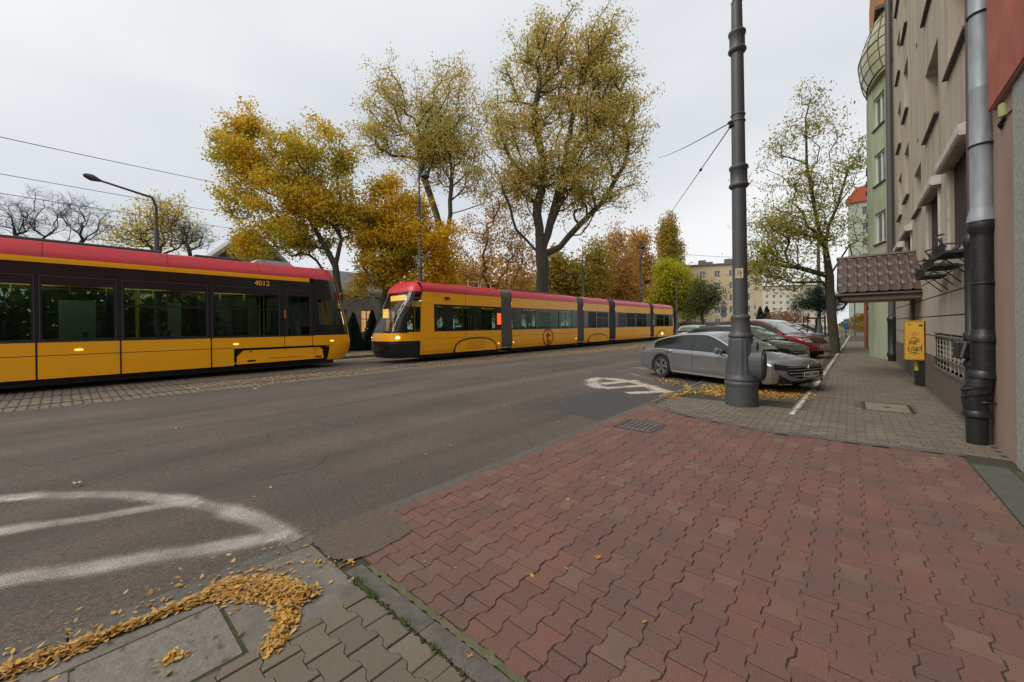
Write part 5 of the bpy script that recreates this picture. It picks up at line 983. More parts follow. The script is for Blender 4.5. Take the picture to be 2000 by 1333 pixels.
b = MB(); b.lathe([(0.1242, 1.66), (0.1206, 2.8), (0.117, 3.9), (0.1134, 4.05)], PC, 32); b.lathe([(0.1125, 4.4), (0.108, 5.4), (0.1026, 6.55)], PC, 32); b.lathe([(0.0945, 6.9), (0.0882, 7.45)], PC, 24); b.build('shaft', M_pole, t, smooth=True)
def collar(z0, z1, r): return [(r, z0 - .03), (r * 1.3, z0), (r * 1.46, z0 + .025), (r * 1.44, z0 + .05), (r * 1.24, z0 + .08), (r * 1.22, z0 + .10), (r * 1.22, z1 - .10), (r * 1.38, z1 - .08), (r * 1.40, z1 - .04), (r * 1.25, z1 - .02), (r * 1.0, z1)]
b = MB(); b.lathe(collar(4.02, 4.44, .114), PC, 48, flute=(4.11, 4.36, 16, .05)); b.build('collar', M_pole, t, smooth=True, angle=50); b = MB(); b.lathe(collar(6.52, 6.93, .104), PC, 48, flute=(6.61, 6.85, 16, .05)); b.build('collar', M_pole, t, smooth=True, angle=50)
b = MB(); b.lathe([(.05, 7.42), (.095, 7.45), (.07, 7.49), (.05, 7.5), (.08, 7.54), (.085, 7.59), (.06, 7.65), (.02, 7.68)], PC, 20); b.build('finial', M_pole, t, smooth=True)
b = MB()
for zz in (5.36, 5.24): b.tube([(PC[0] + .114 * math.cos(a), PC[1] + .114 * math.sin(a), zz) for a in np.linspace(0, 6.283, 25)], .011, 6)
b.build('clamp_band', M_steel, t); fd = np.array([-.35, -.94, 0])
nd = -np.array([ray(1450, 640)[0], ray(1450, 640)[1], 0]); nd /= np.linalg.norm(nd); sd = np.cross(Z_, nd)
stk = MB().obox((PC[0], PC[1], 2.42), sd, Z_, nd, -.075, .055, -.09, .09, .117, .125).build('sticker', mat('sticker_cream', (.5, .44, .3), .6), t, bevel=.002)
b = MB()
for s_ in [((-.05, .05), (-.02, .05), (-.02, -.02), (-.05, -.03)), ((0, .03), (.03, .0), (0, -.05)), ((-.04, .0), (.035, .02)), ((.01, .06), (.012, -.06))]: b.tube([np.array([PC[0], PC[1], 2.42]) + sd * p[0] + Z_ * p[1] + nd * .126 for p in s_], .004, 4)
b.build('sticker_print', mat('print_brown', (.2, .14, .08), .6), stk)
hd = sd * .93 + nd * .25; hd /= np.linalg.norm(hd); hv = np.cross(hd, Z_)
b = MB(); b.prism([(.16 * math.cos(a) * .95, .75 + .28 * (abs(math.sin(a)) ** .8) * math.copysign(1, math.sin(a))) for a in np.linspace(0, 2 * math.pi, 29)[:-1]], (PC[0], PC[1], 0), hv, Z_, hd, .12, .36); bx = b.build('cable_hatch', M_pole, t, smooth=True, bevel=.015, angle=35)
MB().prism([(.13 * math.cos(a), .75 + .23 * (abs(math.sin(a)) ** .8) * math.copysign(1, math.sin(a))) for a in np.linspace(0, 2 * math.pi, 25)[:-1]], (PC[0], PC[1], 0), hv, Z_, hd, .36, .385).build('hatch_lid', M_pole_dk, bx, bevel=.006)
MB().prism([(-.1, .95), (.1, .95), (.09, 1.10), (.03, 1.16), (-.03, 1.16), (-.09, 1.10)], (PC[0], PC[1], 0), hv, Z_, hd, .1, .27).build('hatch_bracket', M_pole, bx, bevel=.02)
def wire(pts, label, r=.012, name='overhead_wire', group=None, sag=0.15, n=12, ins=()):
    P = []
    for i in range(len(pts) - 1):
        a_, c_ = np.array(pts[i], float), np.array(pts[i + 1], float)
        for k in range(n): f = k / n; P.append(a_ + (c_ - a_) * f - Z_ * sag * 4 * f * (1 - f))
    P.append(np.array(pts[-1], float)); t_ = thing(name, tuple(P[0]), label, 'wire', group); MB().tube(P, r, 5).build('strand', M_wire, t_)
    for f in ins: p = P[int(f * (len(P) - 1))]; q_ = P[int(f * (len(P) - 1)) + 1] - p; q_ /= np.linalg.norm(q_); MB().tube([p - q_ * .12, p - q_ * .06, p, p + q_ * .06, p + q_ * .12], [.01, .035, .03, .035, .01], 8).build('insulator', M_tdark, t_, smooth=True)
    return t_
pt = np.array([PC[0] - .13, PC[1], 5.27])
wire([pt, deep(1285, 309, 26)], 'upper span wire from the tram pole clamp towards the tall willow', .011, 'span_wire', 'span wires of the tram pole', .1, ins=(.04,))
wire([pt + [.02, -.03, -.08], deep(1270, 468, 48)], 'lower span wire from the tram pole sloping down to the distant poles', .011, 'span_wire', 'span wires of the tram pole', .12, ins=(.05, .16))
M_wl = 'overhead wires above the black-banded tram'
wire([deep(-300, 205, 12), deep(0, 268, 13.5), deep(420, 357, 21)], 'topmost overhead wire crossing above the curved street lamp', .014, group=M_wl, sag=.02)
wire([deep(-300, 300, 12.5), deep(0, 340, 14), deep(450, 418, 24)], 'middle overhead wire passing behind the lamp arm', .012, group=M_wl, sag=.02)
wire([deep(-300, 335, 12.8), deep(0, 378, 14.3), deep(462, 448, 26)], 'lowest overhead wire skimming the bare tree tops', .013, group=M_wl, sag=.02)
wire([deep(1310, 495, 60), deep(1440, 503, 80)], 'thin distant wire in front of the cream apartment block', .03, sag=.1)
# curved street lamp behind the near tram
P0 = onX(308, 640, -21.5); t = thing('street_lamp', (P0[0], P0[1], 0), 'tall street lamp with a long angled arm rising behind the black-banded tram', 'street lamp')
hz_ = deep(302, 392, float((np.array([P0[0], P0[1], 0]) - C0) @ Fv)); hx = deep(192, 352, float((hz_ - C0) @ Fv) - 2.5)
b = MB(); b.tube([(P0[0], P0[1], 0), (P0[0], P0[1], 3), (P0[0], P0[1], hz_[2] - 1.2)], [.10, .09, .08], 10); b.tube([(P0[0], P0[1], hz_[2] - 1.3), (P0[0], P0[1], hz_[2] - .25), (P0[0] + (hx[0] - P0[0]) * .08, P0[1] + (hx[1] - P0[1]) * .08, hz_[2] + .05), tuple(hx)], [.055, .05, .045, .035], 8); b.build('post', M_pole, t, smooth=True)
dv = (hx - hz_); dv /= np.linalg.norm(dv); b = MB(); b.tube([hx - dv * .1, hx + dv * .08, hx + dv * .25, hx + dv * .45, hx + dv * .55], [.04, .08, .115, .08, .02], 12); b.build('lamp_head', M_pole, t, smooth=True)
def lantern_pole(px, pb, ptop, D, label, lant=True, r=.11, group='ornate lamp posts along the tramway', cat='lamp post'):
    a_ = deep(px, 640, D); zt_ = deep(px, ptop, D)[2]; t = thing('lamp_post', (a_[0], a_[1], 0), label, cat, group)
    z1 = zt_ * .45; b = MB(); b.lathe([(r * 2.2, 0), (r * 2.2, .4), (r * 1.7, .5), (r * 1.5, 1.2), (r * 1.1, 1.4), (r, 1.5), (r, z1 - .1), (r * 1.4, z1 - .05), (r * 1.4, z1 + .1), (r * .85, z1 + .2), (r * .7, zt_ * .8), (r * .9, zt_ * .8 + .05), (r * .5, zt_ * .8 + .2), (r * .4, zt_)], tuple(a_[:2]), 12); b.build('post', M_pole, t, smooth=True)
    if lant:
        p = a_ + Rv * (.0 if lant == 2 else .35); zz = zt_ * .955; b = MB(); b.tube([(a_[0], a_[1], zt_ - .4), (a_[0], a_[1], zt_ - .1), (p[0], p[1], zt_ - .1), (p[0], p[1], zz)], .03, 6); b.build('bracket', M_pole_dk, t); b = MB(); b.lathe([(.05, zz + .05), (.12, zz), (.14, zz - .12), (.26, zz - .25), (.27, zz - .33), (.2, zz - .38), (.08, zz - .5)], (p[0], p[1]), 14); b.build('lantern', M_pole_dk, t, smooth=True)
    return t
lantern_pole(822, 0, 318, 22.5, 'ornate lamp post with a bell lantern behind the front of the yellow tram')
lantern_pole(1140, 0, 490, 37, 'plain dark post behind the pantograph', False, .13)
lantern_pole(1252, 0, 470, 46, 'slender lamp post with a small dark sign left of the poplar', 1, .12)
lantern_pole(1322, 0, 545, 56, 'thin grey post at the rear end of the yellow tram', False, .12)
a_ = deep(1264, 551, 46); MB().box(a_[0] - .35, a_[0] + .35, a_[1] - .03, a_[1] + .03, a_[2] - .2, a_[2] + .2).build('sign', M_tdark, bpy.data.objects['lamp_post.002'])
lantern_pole(1600, 0, 430, 25.5, 'grey ornate post beside the locust trunk among the parked cars', False, .12, None, 'pole')
def post(name, px, py_b, py_t, D, r, m_, label, cat, group=None):
    a_ = deep(px, py_b, D); z = deep(px, py_t, D)[2]; t = thing(name, (a_[0], a_[1], 0), label, cat, group); MB().lathe([(r, 0), (r, z), (r * .6, z + .04)], (a_[0], a_[1]), 10).build('post', m_, t, smooth=True); return t, a_, z
t, a_, z = post('bollard', 1670, 650, 592, 44, .06, M_pole_dk, 'tall thin dark post at the end of the pavement', 'post')
post('bollard', 1708, 650, 638, 46, .08, M_pole_dk, 'short dark bollard right of the tall thin post', 'bollard')
t, a_, z = post('sign_post', 1412, 640, 582, 52, .05, M_steel, 'signpost with stacked grey round signs seen from behind', 'sign')
for k, py in enumerate((592, 604, 614)):
    p = deep(1413, py, 52); b = MB(); ns = 3 if k == 0 else 18; rr = .45; b.prism([(rr * math.cos(a + (math.pi / 2 if k == 0 else 0)), rr * math.sin(a + (math.pi / 2 if k == 0 else 0))) for a in np.linspace(0, 2 * math.pi, ns + 1)[:-1]], p - Fv * .06, _R, Z_, Fv, -.02, .02); b.build('sign_plate', mat('sign_back', (.11, .115, .12), .5), t)
t, a_, z = post('striped_post', 1475, 640, 585, 50, .09, M_white_p, 'blue and white striped post beyond the parked cars', 'post')
for k in range(3): MB().lathe([(.10, 1.6 + k * .9), (.10, 2.0 + k * .9)], (a_[0], a_[1]), 10).build('blue_band', mat('post_blue', (.05, .13, .4), .5), t)
t, a_, z = post('sign_post', 1567, 640, 602, 48, .04, M_white_p, 'thin pale post beside the evergreen sapling', 'post'); p = deep(1652, 634, 38)
t = thing('blue_bin', (p[0], p[1], 0), 'small blue litter bin just right of the locust trunk', 'bin'); MB().lathe([(.04, 0), (.04, .9)], (p[0], p[1]), 8).build('post', M_pole_dk, t); MB().lathe([(.16, .9), (.2, 1.0), (.22, 1.5), (.15, 1.56)], (p[0], p[1]), 14).build('bin_body', mat('bin_blue', (.02, .12, .35), .4), t, smooth=True)
# green mesh fence between the trams
t = thing('mesh_fence', (-24.4, 20, 0), 'green wire mesh fence in front of the old building', 'fence'); b = MB()
for yy in np.arange(-14, 60, 2.5): b.box(-24.43, -24.37, yy - .03, yy + .03, 0, 2.0)
b.build('fence_post', mat('fence_green', (.02, .07, .04), .5), t); b = MB()
for zz in np.arange(.1, 2.0, .12): b.box(-24.405, -24.395, -14, 60, zz - .005, zz + .005)
for yy in np.arange(4, 20, .15): b.box(-24.404, -24.396, yy - .004, yy + .004, .05, 1.95)
b.build('mesh_panel', MATS['fence_green'], t)
# ================================================================ trees
def leafmesh(name, P, size, m_, asp=.55, flat=0.0, curl=.12):
    n = len(P); a = rng.normal(size=(n, 3)); a[:, 2] *= (1 - flat); a /= np.linalg.norm(a, axis=1)[:, None]; c = rng.normal(size=(n, 3)); b_ = np.cross(a, c); b_ /= np.linalg.norm(b_, axis=1)[:, None]
    s = size * rng.uniform(.6, 1.35, n)[:, None]; nn = np.cross(a, b_)
    V = np.empty((n, 4, 3)); V[:, 0] = P - a * s; V[:, 1] = P + b_ * s * asp + nn * s * curl; V[:, 2] = P + a * s; V[:, 3] = P - b_ * s * asp + nn * s * curl
    me = bpy.data.meshes.new(name); me.vertices.add(n * 4); me.vertices.foreach_set('co', V.reshape(-1)); me.loops.add(n * 4); me.loops.foreach_set('vertex_index', np.arange(n * 4)); me.polygons.add(n); me.polygons.foreach_set('loop_start', np.arange(n) * 4); me.polygons.foreach_set('loop_total', np.full(n, 4)); me.materials.append(m_); me.update(calc_edges=True); return me
M_bark = mat('bark', (.042, .034, .026), .95, col2=(.085, .070, .055), scale=5, stretch=(3, 3, .6), bump=1.0, bscale=18, stain=((.07, .085, .03), 1.2, .5, .7, .6)); M_bark_d = mat('bark_dark', (.035, .028, .024), .95, col2=(.06, .05, .042), scale=6, bump=.8, bscale=20)
Lm = lambda nm, cols, st=None: mat(nm, cols[0], .65, island=cols, trans=.5, spec=.2, stain=st)
L_map = Lm('maple_leaf', [(.78, .48, .03), (.62, .46, .035), (.36, .36, .04), (.82, .50, .03), (.72, .34, .015), (.56, .46, .03), (.86, .60, .05), (.80, .46, .02)], ((.32, .38, .05), .32, .46, .6, .75))
L_yel = Lm('yellow_leaf', [(.78, .50, .02), (.70, .42, .015), (.50, .42, .03), (.82, .56, .04), (.68, .32, .015)], ((.26, .27, .03), .45, .5, .6, .7))
L_wil = Lm('willow_leaf', [(.62, .48, .12), (.48, .42, .11), (.74, .52, .14), (.66, .42, .10), (.40, .38, .10), (.76, .56, .20)], ((.30, .36, .08), .2, .48, .64, .6))
L_org = Lm('orange_leaf', [(.58, .29, .06), (.48, .25, .08), (.66, .36, .05), (.40, .20, .07), (.54, .36, .08)])
L_pop = Lm('poplar_leaf', [(.36, .30, .045), (.26, .27, .045), (.54, .34, .045), (.44, .26, .045)])
L_lim = Lm('lime_leaf', [(.52, .48, .03), (.36, .38, .03), (.64, .52, .03), (.28, .32, .03)])
L_loc = Lm('locust_leaf', [(.38, .38, .08), (.48, .42, .08), (.28, .30, .06), (.56, .45, .10)])
L_grn = Lm('dull_green_leaf', [(.08, .11, .035), (.12, .14, .04), (.16, .16, .05), (.06, .09, .03)])
L_con = Lm('conifer_needle', [(.018, .045, .022), (.03, .065, .03), (.015, .035, .02)]); L_pine = Lm('pine_needle', [(.035, .10, .05), (.05, .13, .06), (.025, .07, .04)])
L_hed = Lm('hedge_leaf', [(.34, .22, .03), (.22, .18, .03), (.40, .20, .02), (.14, .15, .03)]); L_brn = Lm('brown_bush', [(.20, .10, .06), (.26, .14, .07), (.15, .08, .05)])
def tree(name, label, base, D, blobs, N_, per, lsize, lm, r0, fork, spread=.45, bark=None, group=None, seed=1, twig=0, asp=.55, thin=.45, shell=.42, bare=0.0, lean=None, upk=.25, cat='tree', nodes_extra=None, rmin=.012, clump=None, bright=1):
    rs = np.random.default_rng(seed); base = np.array(base, float); sc = D / FOC; pts = []; wts = np.array([bl[2] * bl[3] for bl in blobs], float); wts /= wts.sum()
    for k in rs.choice(len(blobs), N_, p=wts):
        px, py, rx, ry = blobs[k][:4]; c = deep(px, py, D); d_ = rs.normal(size=3); d_ /= np.linalg.norm(d_); rr = rs.random() ** shell
        rx, ry = (rx * .84, ry * .86) if clump else (rx, ry); pts.append(c + (Rv * d_[0] * rx + Uv * d_[1] * ry + Fv * d_[2] * (rx + ry) * .5 * (blobs[k][4] if len(blobs[k]) > 4 else .8)) * sc * rr)
    pts = np.array(pts)
    if clump:   # gather the shoots into separate boughs with gaps between them
        M_, cr_ = clump; ctr = pts[rs.choice(len(pts), M_, replace=False)]; k_ = rs.integers(0, M_, len(pts)); g_ = rs.normal(size=pts.shape); g_[:, 2] *= .85; rr_ = cr_ * rs.uniform(.55, 1.35, M_)[k_]; pts = ctr[k_] + g_ * rr_[:, None]
    pts = pts[pts[:, 2] > .8]; top = np.array(fork if fork is not None else base + [0, 0, 2.5], float)
    nodes = [base]; par = [-1]; nseg = 6; path = [0.0]
    for k in range(1, nseg + 1):
        f = k / nseg; p = base + (top - base) * f + rs.normal(size=3) * .04 * np.array([1, 1, 0]) * (0 if k == nseg else 1); nodes.append(p); par.append(k - 1); path.append(path[-1] + np.linalg.norm(nodes[-1] - nodes[-2]))
    if nodes_extra:
        for br in nodes_extra:
            pi = nseg
            for p in br:
                a0 = nodes[pi]; p = np.array(p, float); Ls = max(1, int(np.linalg.norm(p - a0) / 1.0))
                for q_ in range(1, Ls + 1): nodes.append(a0 + (p - a0) * q_ / Ls + rs.normal(size=3) * .05); par.append(pi); path.append(path[pi] + 1); pi = len(nodes) - 1
    nx_ = len(nodes)
    order = np.argsort(np.linalg.norm(pts - top, axis=1)); NA = np.array(nodes); PL = np.array(path); tips = []
    step = max(.5, D * .02)
    for i in order:
        p = pts[i]; d_ = np.linalg.norm(NA[3:] - p, axis=1) + .38 * PL[3:] + np.maximum(0, NA[3:, 2] - p[2]) * 1.2; q_ = int(np.argmin(d_)) + 3
        a0 = NA[q_]; Lg = np.linalg.norm(p - a0); ns = max(1, int(Lg / step)); prev = q_; new = []; npth = []
        side = rs.normal(size=3) * .10 * Lg; 
        for s_ in range(1, ns + 1):
            f = s_ / ns; pp = a0 + (p - a0) * f + side * math.sin(math.pi * f) - Z_ * upk * Lg * math.sin(math.pi * f) * .35 * (1 if upk > 0 else -1) * abs(upk) * 2; new.append(pp); par.append(prev); npth.append(PL[prev] + Lg / ns if s_ == 1 else npth[-1] + Lg / ns); prev = len(NA) + len(new) - 1
        NA = np.vstack([NA, new]); PL = np.concatenate([PL, npth]); tips.append(prev)
    n = len(NA); cnt = np.zeros(n)
    for t_ in tips: cnt[t_] += 1
    for k in range(n - 1, 0, -1): cnt[par[k]] += cnt[k]
    rad = r0 * (np.maximum(cnt, 1) / max(cnt[0], 1)) ** thin; rad = np.maximum(rad, rmin); n0_ = nseg + 1; rad[n0_:nx_] = np.maximum(rad[n0_:nx_], r0 * .2); rad[0] *= 1.35; rad[1] *= 1.1
    t = thing(name, tuple(base), label, cat, group); b = MB(); kids = {}
    for k in range(1, n): kids.setdefault(par[k], []).append(k)
    done = set(); todo = [(0, kids[0][0])]
    while todo:
        a0, c0 = todo.pop(); ch = [a0, c0]
        while True:
            ks = sorted(kids.get(ch[-1], []), key=lambda z: -rad[z])
            if not ks: break
            for o_ in ks[1:]: todo.append((ch[-1], o_))
            ch.append(ks[0])
        R_ = [min(rad[a0], rad[c0] * 1.25)] + [rad[k] for k in ch[1:]]; sides = 10 if R_[1] > .12 else (6 if R_[1] > .05 else (4 if R_[1] > .025 else 3)); b.tube([NA[k] for k in ch], R_, sides, cap=False)
    TP = NA[tips]
    if twig:
        for p in TP:
            k0 = rs.integers(0, 2)
            for _ in range(twig):
                d_ = rs.normal(size=3); d_[2] = abs(d_[2]) * .8; d_ = d_ / np.linalg.norm(d_) * rs.uniform(.4, 1.0) * spread * 1.8; m1 = p + d_ * .5 + rs.normal(size=3) * .06; b.tube([p, m1, p + d_], [rmin * .7, rmin * .5, rmin * .3], 3, cap=False)
                e = rs.normal(size=3) * .25 * spread + d_ * .5; b.tube([m1, m1 + e], [rmin * .45, rmin * .25], 3, cap=False)
    b.build('trunk', bark or M_bark, t, smooth=True, angle=80)
    if per:
        keep = TP[rs.random(len(TP)) > bare]; C_ = np.repeat(keep, per, axis=0); Q = C_ + rs.normal(size=C_.shape) * spread * np.array([1, 1, .8]); me = leafmesh('crown', Q - base, lsize, lm, asp); o = bpy.data.objects.new('crown', me); COL.objects.link(o); o.parent = t
    return t
def B(px, py, D, z=0.0): p = deep(px, py, D); return (p[0], p[1], z)
D1 = 23.
tree('maple_tree', 'golden autumn maple leaning left over the nose of the black-banded tram', B(672, 600, D1), D1, [(520, 300, 85, 60), (590, 360, 110, 90), (470, 330, 60, 50), (650, 300, 45, 65), (560, 450, 120, 60), (440, 285, 35, 35), (490, 245, 35, 25), (640, 250, 28, 28), (620, 440, 90, 80), (670, 400, 55, 80), (480, 400, 65, 50), (520, 470, 60, 28)], 1000, 52, .068, L_map, .2, deep(655, 520, D1), spread=.25, seed=2, asp=.75, clump=(95, .46), nodes_extra=[[deep(620, 455, D1), deep(585, 390, D1)], [deep(665, 470, D1), deep(645, 400, D1)]])
D1b = 24.
tree('maple_tree', 'lower bright yellow maple filling the gap between the two trams', B(745, 600, D1b), D1b, [(745, 480, 62, 60), (735, 540, 62, 35), (790, 510, 50, 60), (745, 400, 50, 50), (840, 490, 45, 60), (780, 360, 30, 30), (860, 540, 40, 30), (800, 430, 50, 50)], 760, 60, .070, L_yel, .16, deep(752, 545, D1b), spread=.27, seed=3, asp=.75, clump=(80, .50))
D2 = 31.
tree('willow_tree', 'tall two-stemmed willow behind the ornate lamp post', B(872, 600, D2), D2, [(770, 230, 55, 60), (840, 210, 60, 60), (890, 240, 55, 70), (900, 170, 40, 35), (770, 170, 28, 25), (820, 300, 60, 50), (905, 330, 40, 50), (740, 270, 35, 30), (870, 290, 70, 60)], 640, 52, .095, L_wil, .30, deep(868, 480, D2), spread=.36, seed=4, asp=.45, clump=(75, .75), nodes_extra=[[deep(850, 420, D2), deep(830, 350, D2), deep(815, 280, D2)], [deep(880, 420, D2), deep(882, 340, D2), deep(878, 290, D2)]])
D3 = 37.
tree('willow_tree', 'huge old willow towering above the yellow tram', B(1062, 600, D3), D3, [(1100, 130, 90, 70), (1040, 120, 55, 60), (1160, 90, 50, 50), (1180, 160, 60, 60), (1120, 230, 120, 80), (1000, 200, 50, 80), (1190, 280, 65, 70), (1090, 330, 110, 80), (1230, 330, 50, 60), (1030, 340, 50, 80), (1150, 400, 70, 60), (1060, 70, 40, 25), (1215, 230, 40, 60), (975, 280, 35, 40), (1040, 430, 50, 50)], 1250, 56, .115, L_wil, .62, deep(1058, 500, D3), spread=.44, seed=5, asp=.5, clump=(130, 1.0), thin=.43, nodes_extra=[[deep(1050, 420, D3), deep(1062, 330, D3), deep(1045, 230, D3), deep(1055, 130, D3)], [deep(1075, 430, D3), deep(1100, 330, D3), deep(1120, 220, D3), deep(1150, 110, D3)], [deep(1092, 482, D3), deep(1132, 440, D3), deep(1178, 395, D3), deep(1218, 325, D3)], [deep(1125, 290, D3), deep(1180, 240, D3), deep(1215, 200, D3)], [deep(1010, 450, D3), deep(985, 380, D3)]])
D4 = 41.
tree('autumn_tree', 'thin rusty brown tree between the two tall willows', B(955, 600, D4), D4, [(950, 400, 60, 60), (930, 480, 60, 50), (980, 470, 60, 60), (960, 540, 70, 40), (900, 540, 50, 40), (1010, 530, 40, 40)], 300, 26, .12, L_org, .2, deep(955, 560, D4), spread=.42, seed=6, twig=3, clump=(50, .9), bark=M_bark_d)
tree('autumn_tree', 'orange tree with a bare leader right of the huge willow', B(1215, 600, 58), 58, [(1205, 530, 40, 50), (1180, 560, 40, 35), (1230, 560, 35, 35), (1200, 470, 18, 45)], 260, 50, .17, L_org, .26, deep(1215, 560, 58), spread=.7, seed=7, twig=3, bark=M_bark_d, bare=.2)
tree('autumn_tree', 'rust and green tree left of the columnar poplar', B(1248, 600, 72), 72, [(1245, 500, 28, 40), (1250, 470, 22, 28), (1240, 550, 35, 40), (1265, 540, 22, 40)], 240, 50, .2, L_org, .25, deep(1248, 560, 72), spread=.7, seed=8)
tree('autumn_tree', 'yellow-green tree right beside the huge willow trunk', B(1120, 600, 52), 52, [(1110, 545, 45, 40), (1150, 550, 45, 35), (1085, 530, 30, 40), (1165, 500, 25, 35)], 260, 44, .19, L_pop, .22, deep(1120, 580, 52), spread=.7, seed=9)
tree('poplar_tree', 'columnar golden green poplar rising against the sky', B(1308, 620, 92), 92, [(1306, 445, 14, 30), (1308, 490, 24, 40), (1310, 540, 25, 45), (1302, 470, 18, 30), (1312, 580, 25, 30)], 380, 60, .23, L_pop, .4, deep(1308, 560, 92), spread=.62, seed=10, upk=-.2)
tree('autumn_tree', 'bright lime yellow tree in front of the poplar', B(1318, 610, 64), 64, [(1312, 545, 32, 40), (1330, 570, 35, 38), (1290, 580, 30, 30), (1345, 590, 22, 24), (1300, 530, 20, 25)], 340, 54, .19, L_lim, .22, deep(1318, 600, 64), spread=.6, seed=11)
tree('small_tree', 'dull green shrubby tree in front of the cream block', B(1375, 625, 58), 58, [(1372, 585, 28, 30), (1390, 580, 22, 30), (1355, 600, 22, 22), (1365, 560, 14, 16)], 200, 30, .14, L_grn, .16, deep(1372, 618, 58), spread=.55, seed=12, twig=3)
D9 = float((np.array([-.55, 24.85, 0]) - C0) @ Fv)
tree('locust_tree', 'crooked honey locust with sparse yellow leaves growing among the parked cars', (-.62, 24.85, 0), D9, [(1580, 195, 28, 40), (1590, 250, 55, 45), (1555, 300, 55, 45), (1655, 320, 40, 50), (1545, 380, 70, 45), (1500, 450, 55, 50), (1520, 500, 70, 50), (1485, 540, 40, 35), (1550, 545, 50, 25), (1610, 360, 50, 60), (1590, 450, 60, 40), (1640, 400, 35, 60), (1670, 470, 30, 30), (1560, 440, 60, 50), (1490, 520, 30, 25)], 640, 24, .07, L_loc, .2, deep(1620, 540, D9), spread=.24, seed=14, twig=1, asp=.42, clump=(100, .42), rmin=.007, thin=.50, nodes_extra=[[deep(1612, 480, D9), deep(1590, 400, D9), deep(1578, 320, D9), deep(1575, 230, D9)], [deep(1612, 480, D9), deep(1632, 400, D9), deep(1655, 330, D9)], [deep(1560, 525, D9), deep(1510, 520, D9), deep(1475, 515, D9)], [deep(1655, 480, D9), deep(1668, 510, D9)]])
# evergreen sapling with stakes
t = tree('pine_sapling', 'young green pine sapling held by wooden stakes behind the red crossover', B(1592, 640, 21.5), 21.5, [(1590, 585, 45, 14), (1570, 597, 26, 8), (1610, 600, 38, 12), (1595, 570, 22, 10), (1625, 590, 14, 14)], 200, 60, .055, L_pine, .05, deep(1594, 625, 21.5), spread=.16, seed=15, asp=.18)
b = MB(); pb = B(1592, 640, 21.5)
for dx, dy in ((-.5, -.3), (.45, -.35), (-.35, .4), (.4, .4)): b.tube([(pb[0] + dx, pb[1] + dy, 0), (pb[0] + dx, pb[1] + dy, 1.9)], .035, 6)
b.box(pb[0] - .5, pb[0] + .45, pb[1] - .37, pb[1] - .32, 1.7, 1.8); b.build('stake', mat('stake_wood', (.10, .075, .05), .9), t)
# bare and thinning trees behind the near tram
tb = [(35, 'bare tree with forked limbs at the far left above the tram roof', [(15, 425, 50, 45), (60, 440, 30, 30)], 21), (88, 'tallest bare tree above the tram roof', [(85, 405, 50, 40), (70, 440, 50, 40), (125, 430, 30, 45)], 22), (135, 'bare tree with arching limbs standing next to the golden thin tree', [(155, 420, 45, 40), (180, 440, 35, 35)], 23), (375, 'dark gnarled bare tree by the stone gable', [(385, 470, 40, 25), (350, 450, 40, 25)], 24)]
for px, lb, bl, sd_ in tb: tree('bare_tree', lb, B(px, 600, 27), 27, bl, 100, 0, .1, None, .12, deep(px, 520, 27), spread=.42, seed=sd_, twig=6, bark=M_bark_d, group='bare trees behind the near tram', rmin=.009, thin=.6, upk=.02)
tree('autumn_tree', 'half bare golden tree behind the post of the curved street lamp', B(310, 600, 38), 38, [(300, 430, 60, 35), (260, 455, 50, 25), (350, 450, 50, 35), (330, 400, 40, 20), (230, 470, 40, 14), (300, 470, 80, 20)], 300, 20, .12, L_map, .2, deep(310, 500, 38), spread=.55, seed=30, twig=4, bark=M_bark_d, bare=.35)
def bush(name, label, c, rx, ry, h, lm, n=1600, ls=.06, cat='shrub', group=None, seed=1, cone=False, z0=0.0):
    rs = np.random.default_rng(seed); d_ = rs.normal(size=(n, 3)); d_ /= np.linalg.norm(d_, axis=1)[:, None]; r = rs.random(n) ** .35; lump = 1 + .18 * np.sin(d_[:, 0] * 7 + seed) * np.cos(d_[:, 2] * 6); Q = d_ * r[:, None] * lump[:, None]
    if cone: z = rs.random(n) ** 1.3; a = rs.random(n) * 6.283; rr = (1 - z) ** .75 * (1 + .15 * np.sin(a * 5)) * rs.random(n) ** .3; Q = np.stack([rr * np.cos(a), rr * np.sin(a), z * 2 - 1], 1)
    Q = Q * [rx, ry, h / 2] + [0, 0, h / 2 + z0]; Q = Q[Q[:, 2] > .02]; t = thing(name, (c[0], c[1], 0), label, cat, group); me = leafmesh('foliage', Q, ls, lm, .5); o = bpy.data.objects.new('foliage', me); COL.objects.link(o); o.parent = t; MB().tube([(c[0], c[1], 0), (c[0], c[1], h * .6)], .05, 6).build('stem', M_bark_d, t); return t
p = deep(690, 640, 25); bush('thuja', 'dark green conical thuja right of the near tram nose', p, .75, .75, 2.5, L_con, 5000, .07, 'thuja', 'thujas in front of the fence', 1, True)
p = deep(727, 640, 26); bush('thuja', 'dark green conical thuja just left of the yellow tram windscreen', p, .7, .7, 2.7, L_con, 5000, .07, 'thuja', 'thujas in front of the fence', 2, True)
p = deep(672, 640, 27.5); bush('thuja', 'smaller dark thuja half hidden by the near tram nose', p, .6, .6, 2.2, L_con, 3500, .07, 'thuja', 'thujas in front of the fence', 3, True)
p = deep(1485, 640, 90); bush('conifer', 'left one of two small dark conifers before the long pale block', p, 1.5, 1.5, 5.4, L_con, 2500, .16, 'conifer', 'small distant conifers', 4, True)
p = deep(1498, 640, 92); bush('conifer', 'right one of two small dark conifers before the long pale block', p, 1.6, 1.6, 5.6, L_con, 2500, .16, 'conifer', 'small distant conifers', 5, True)
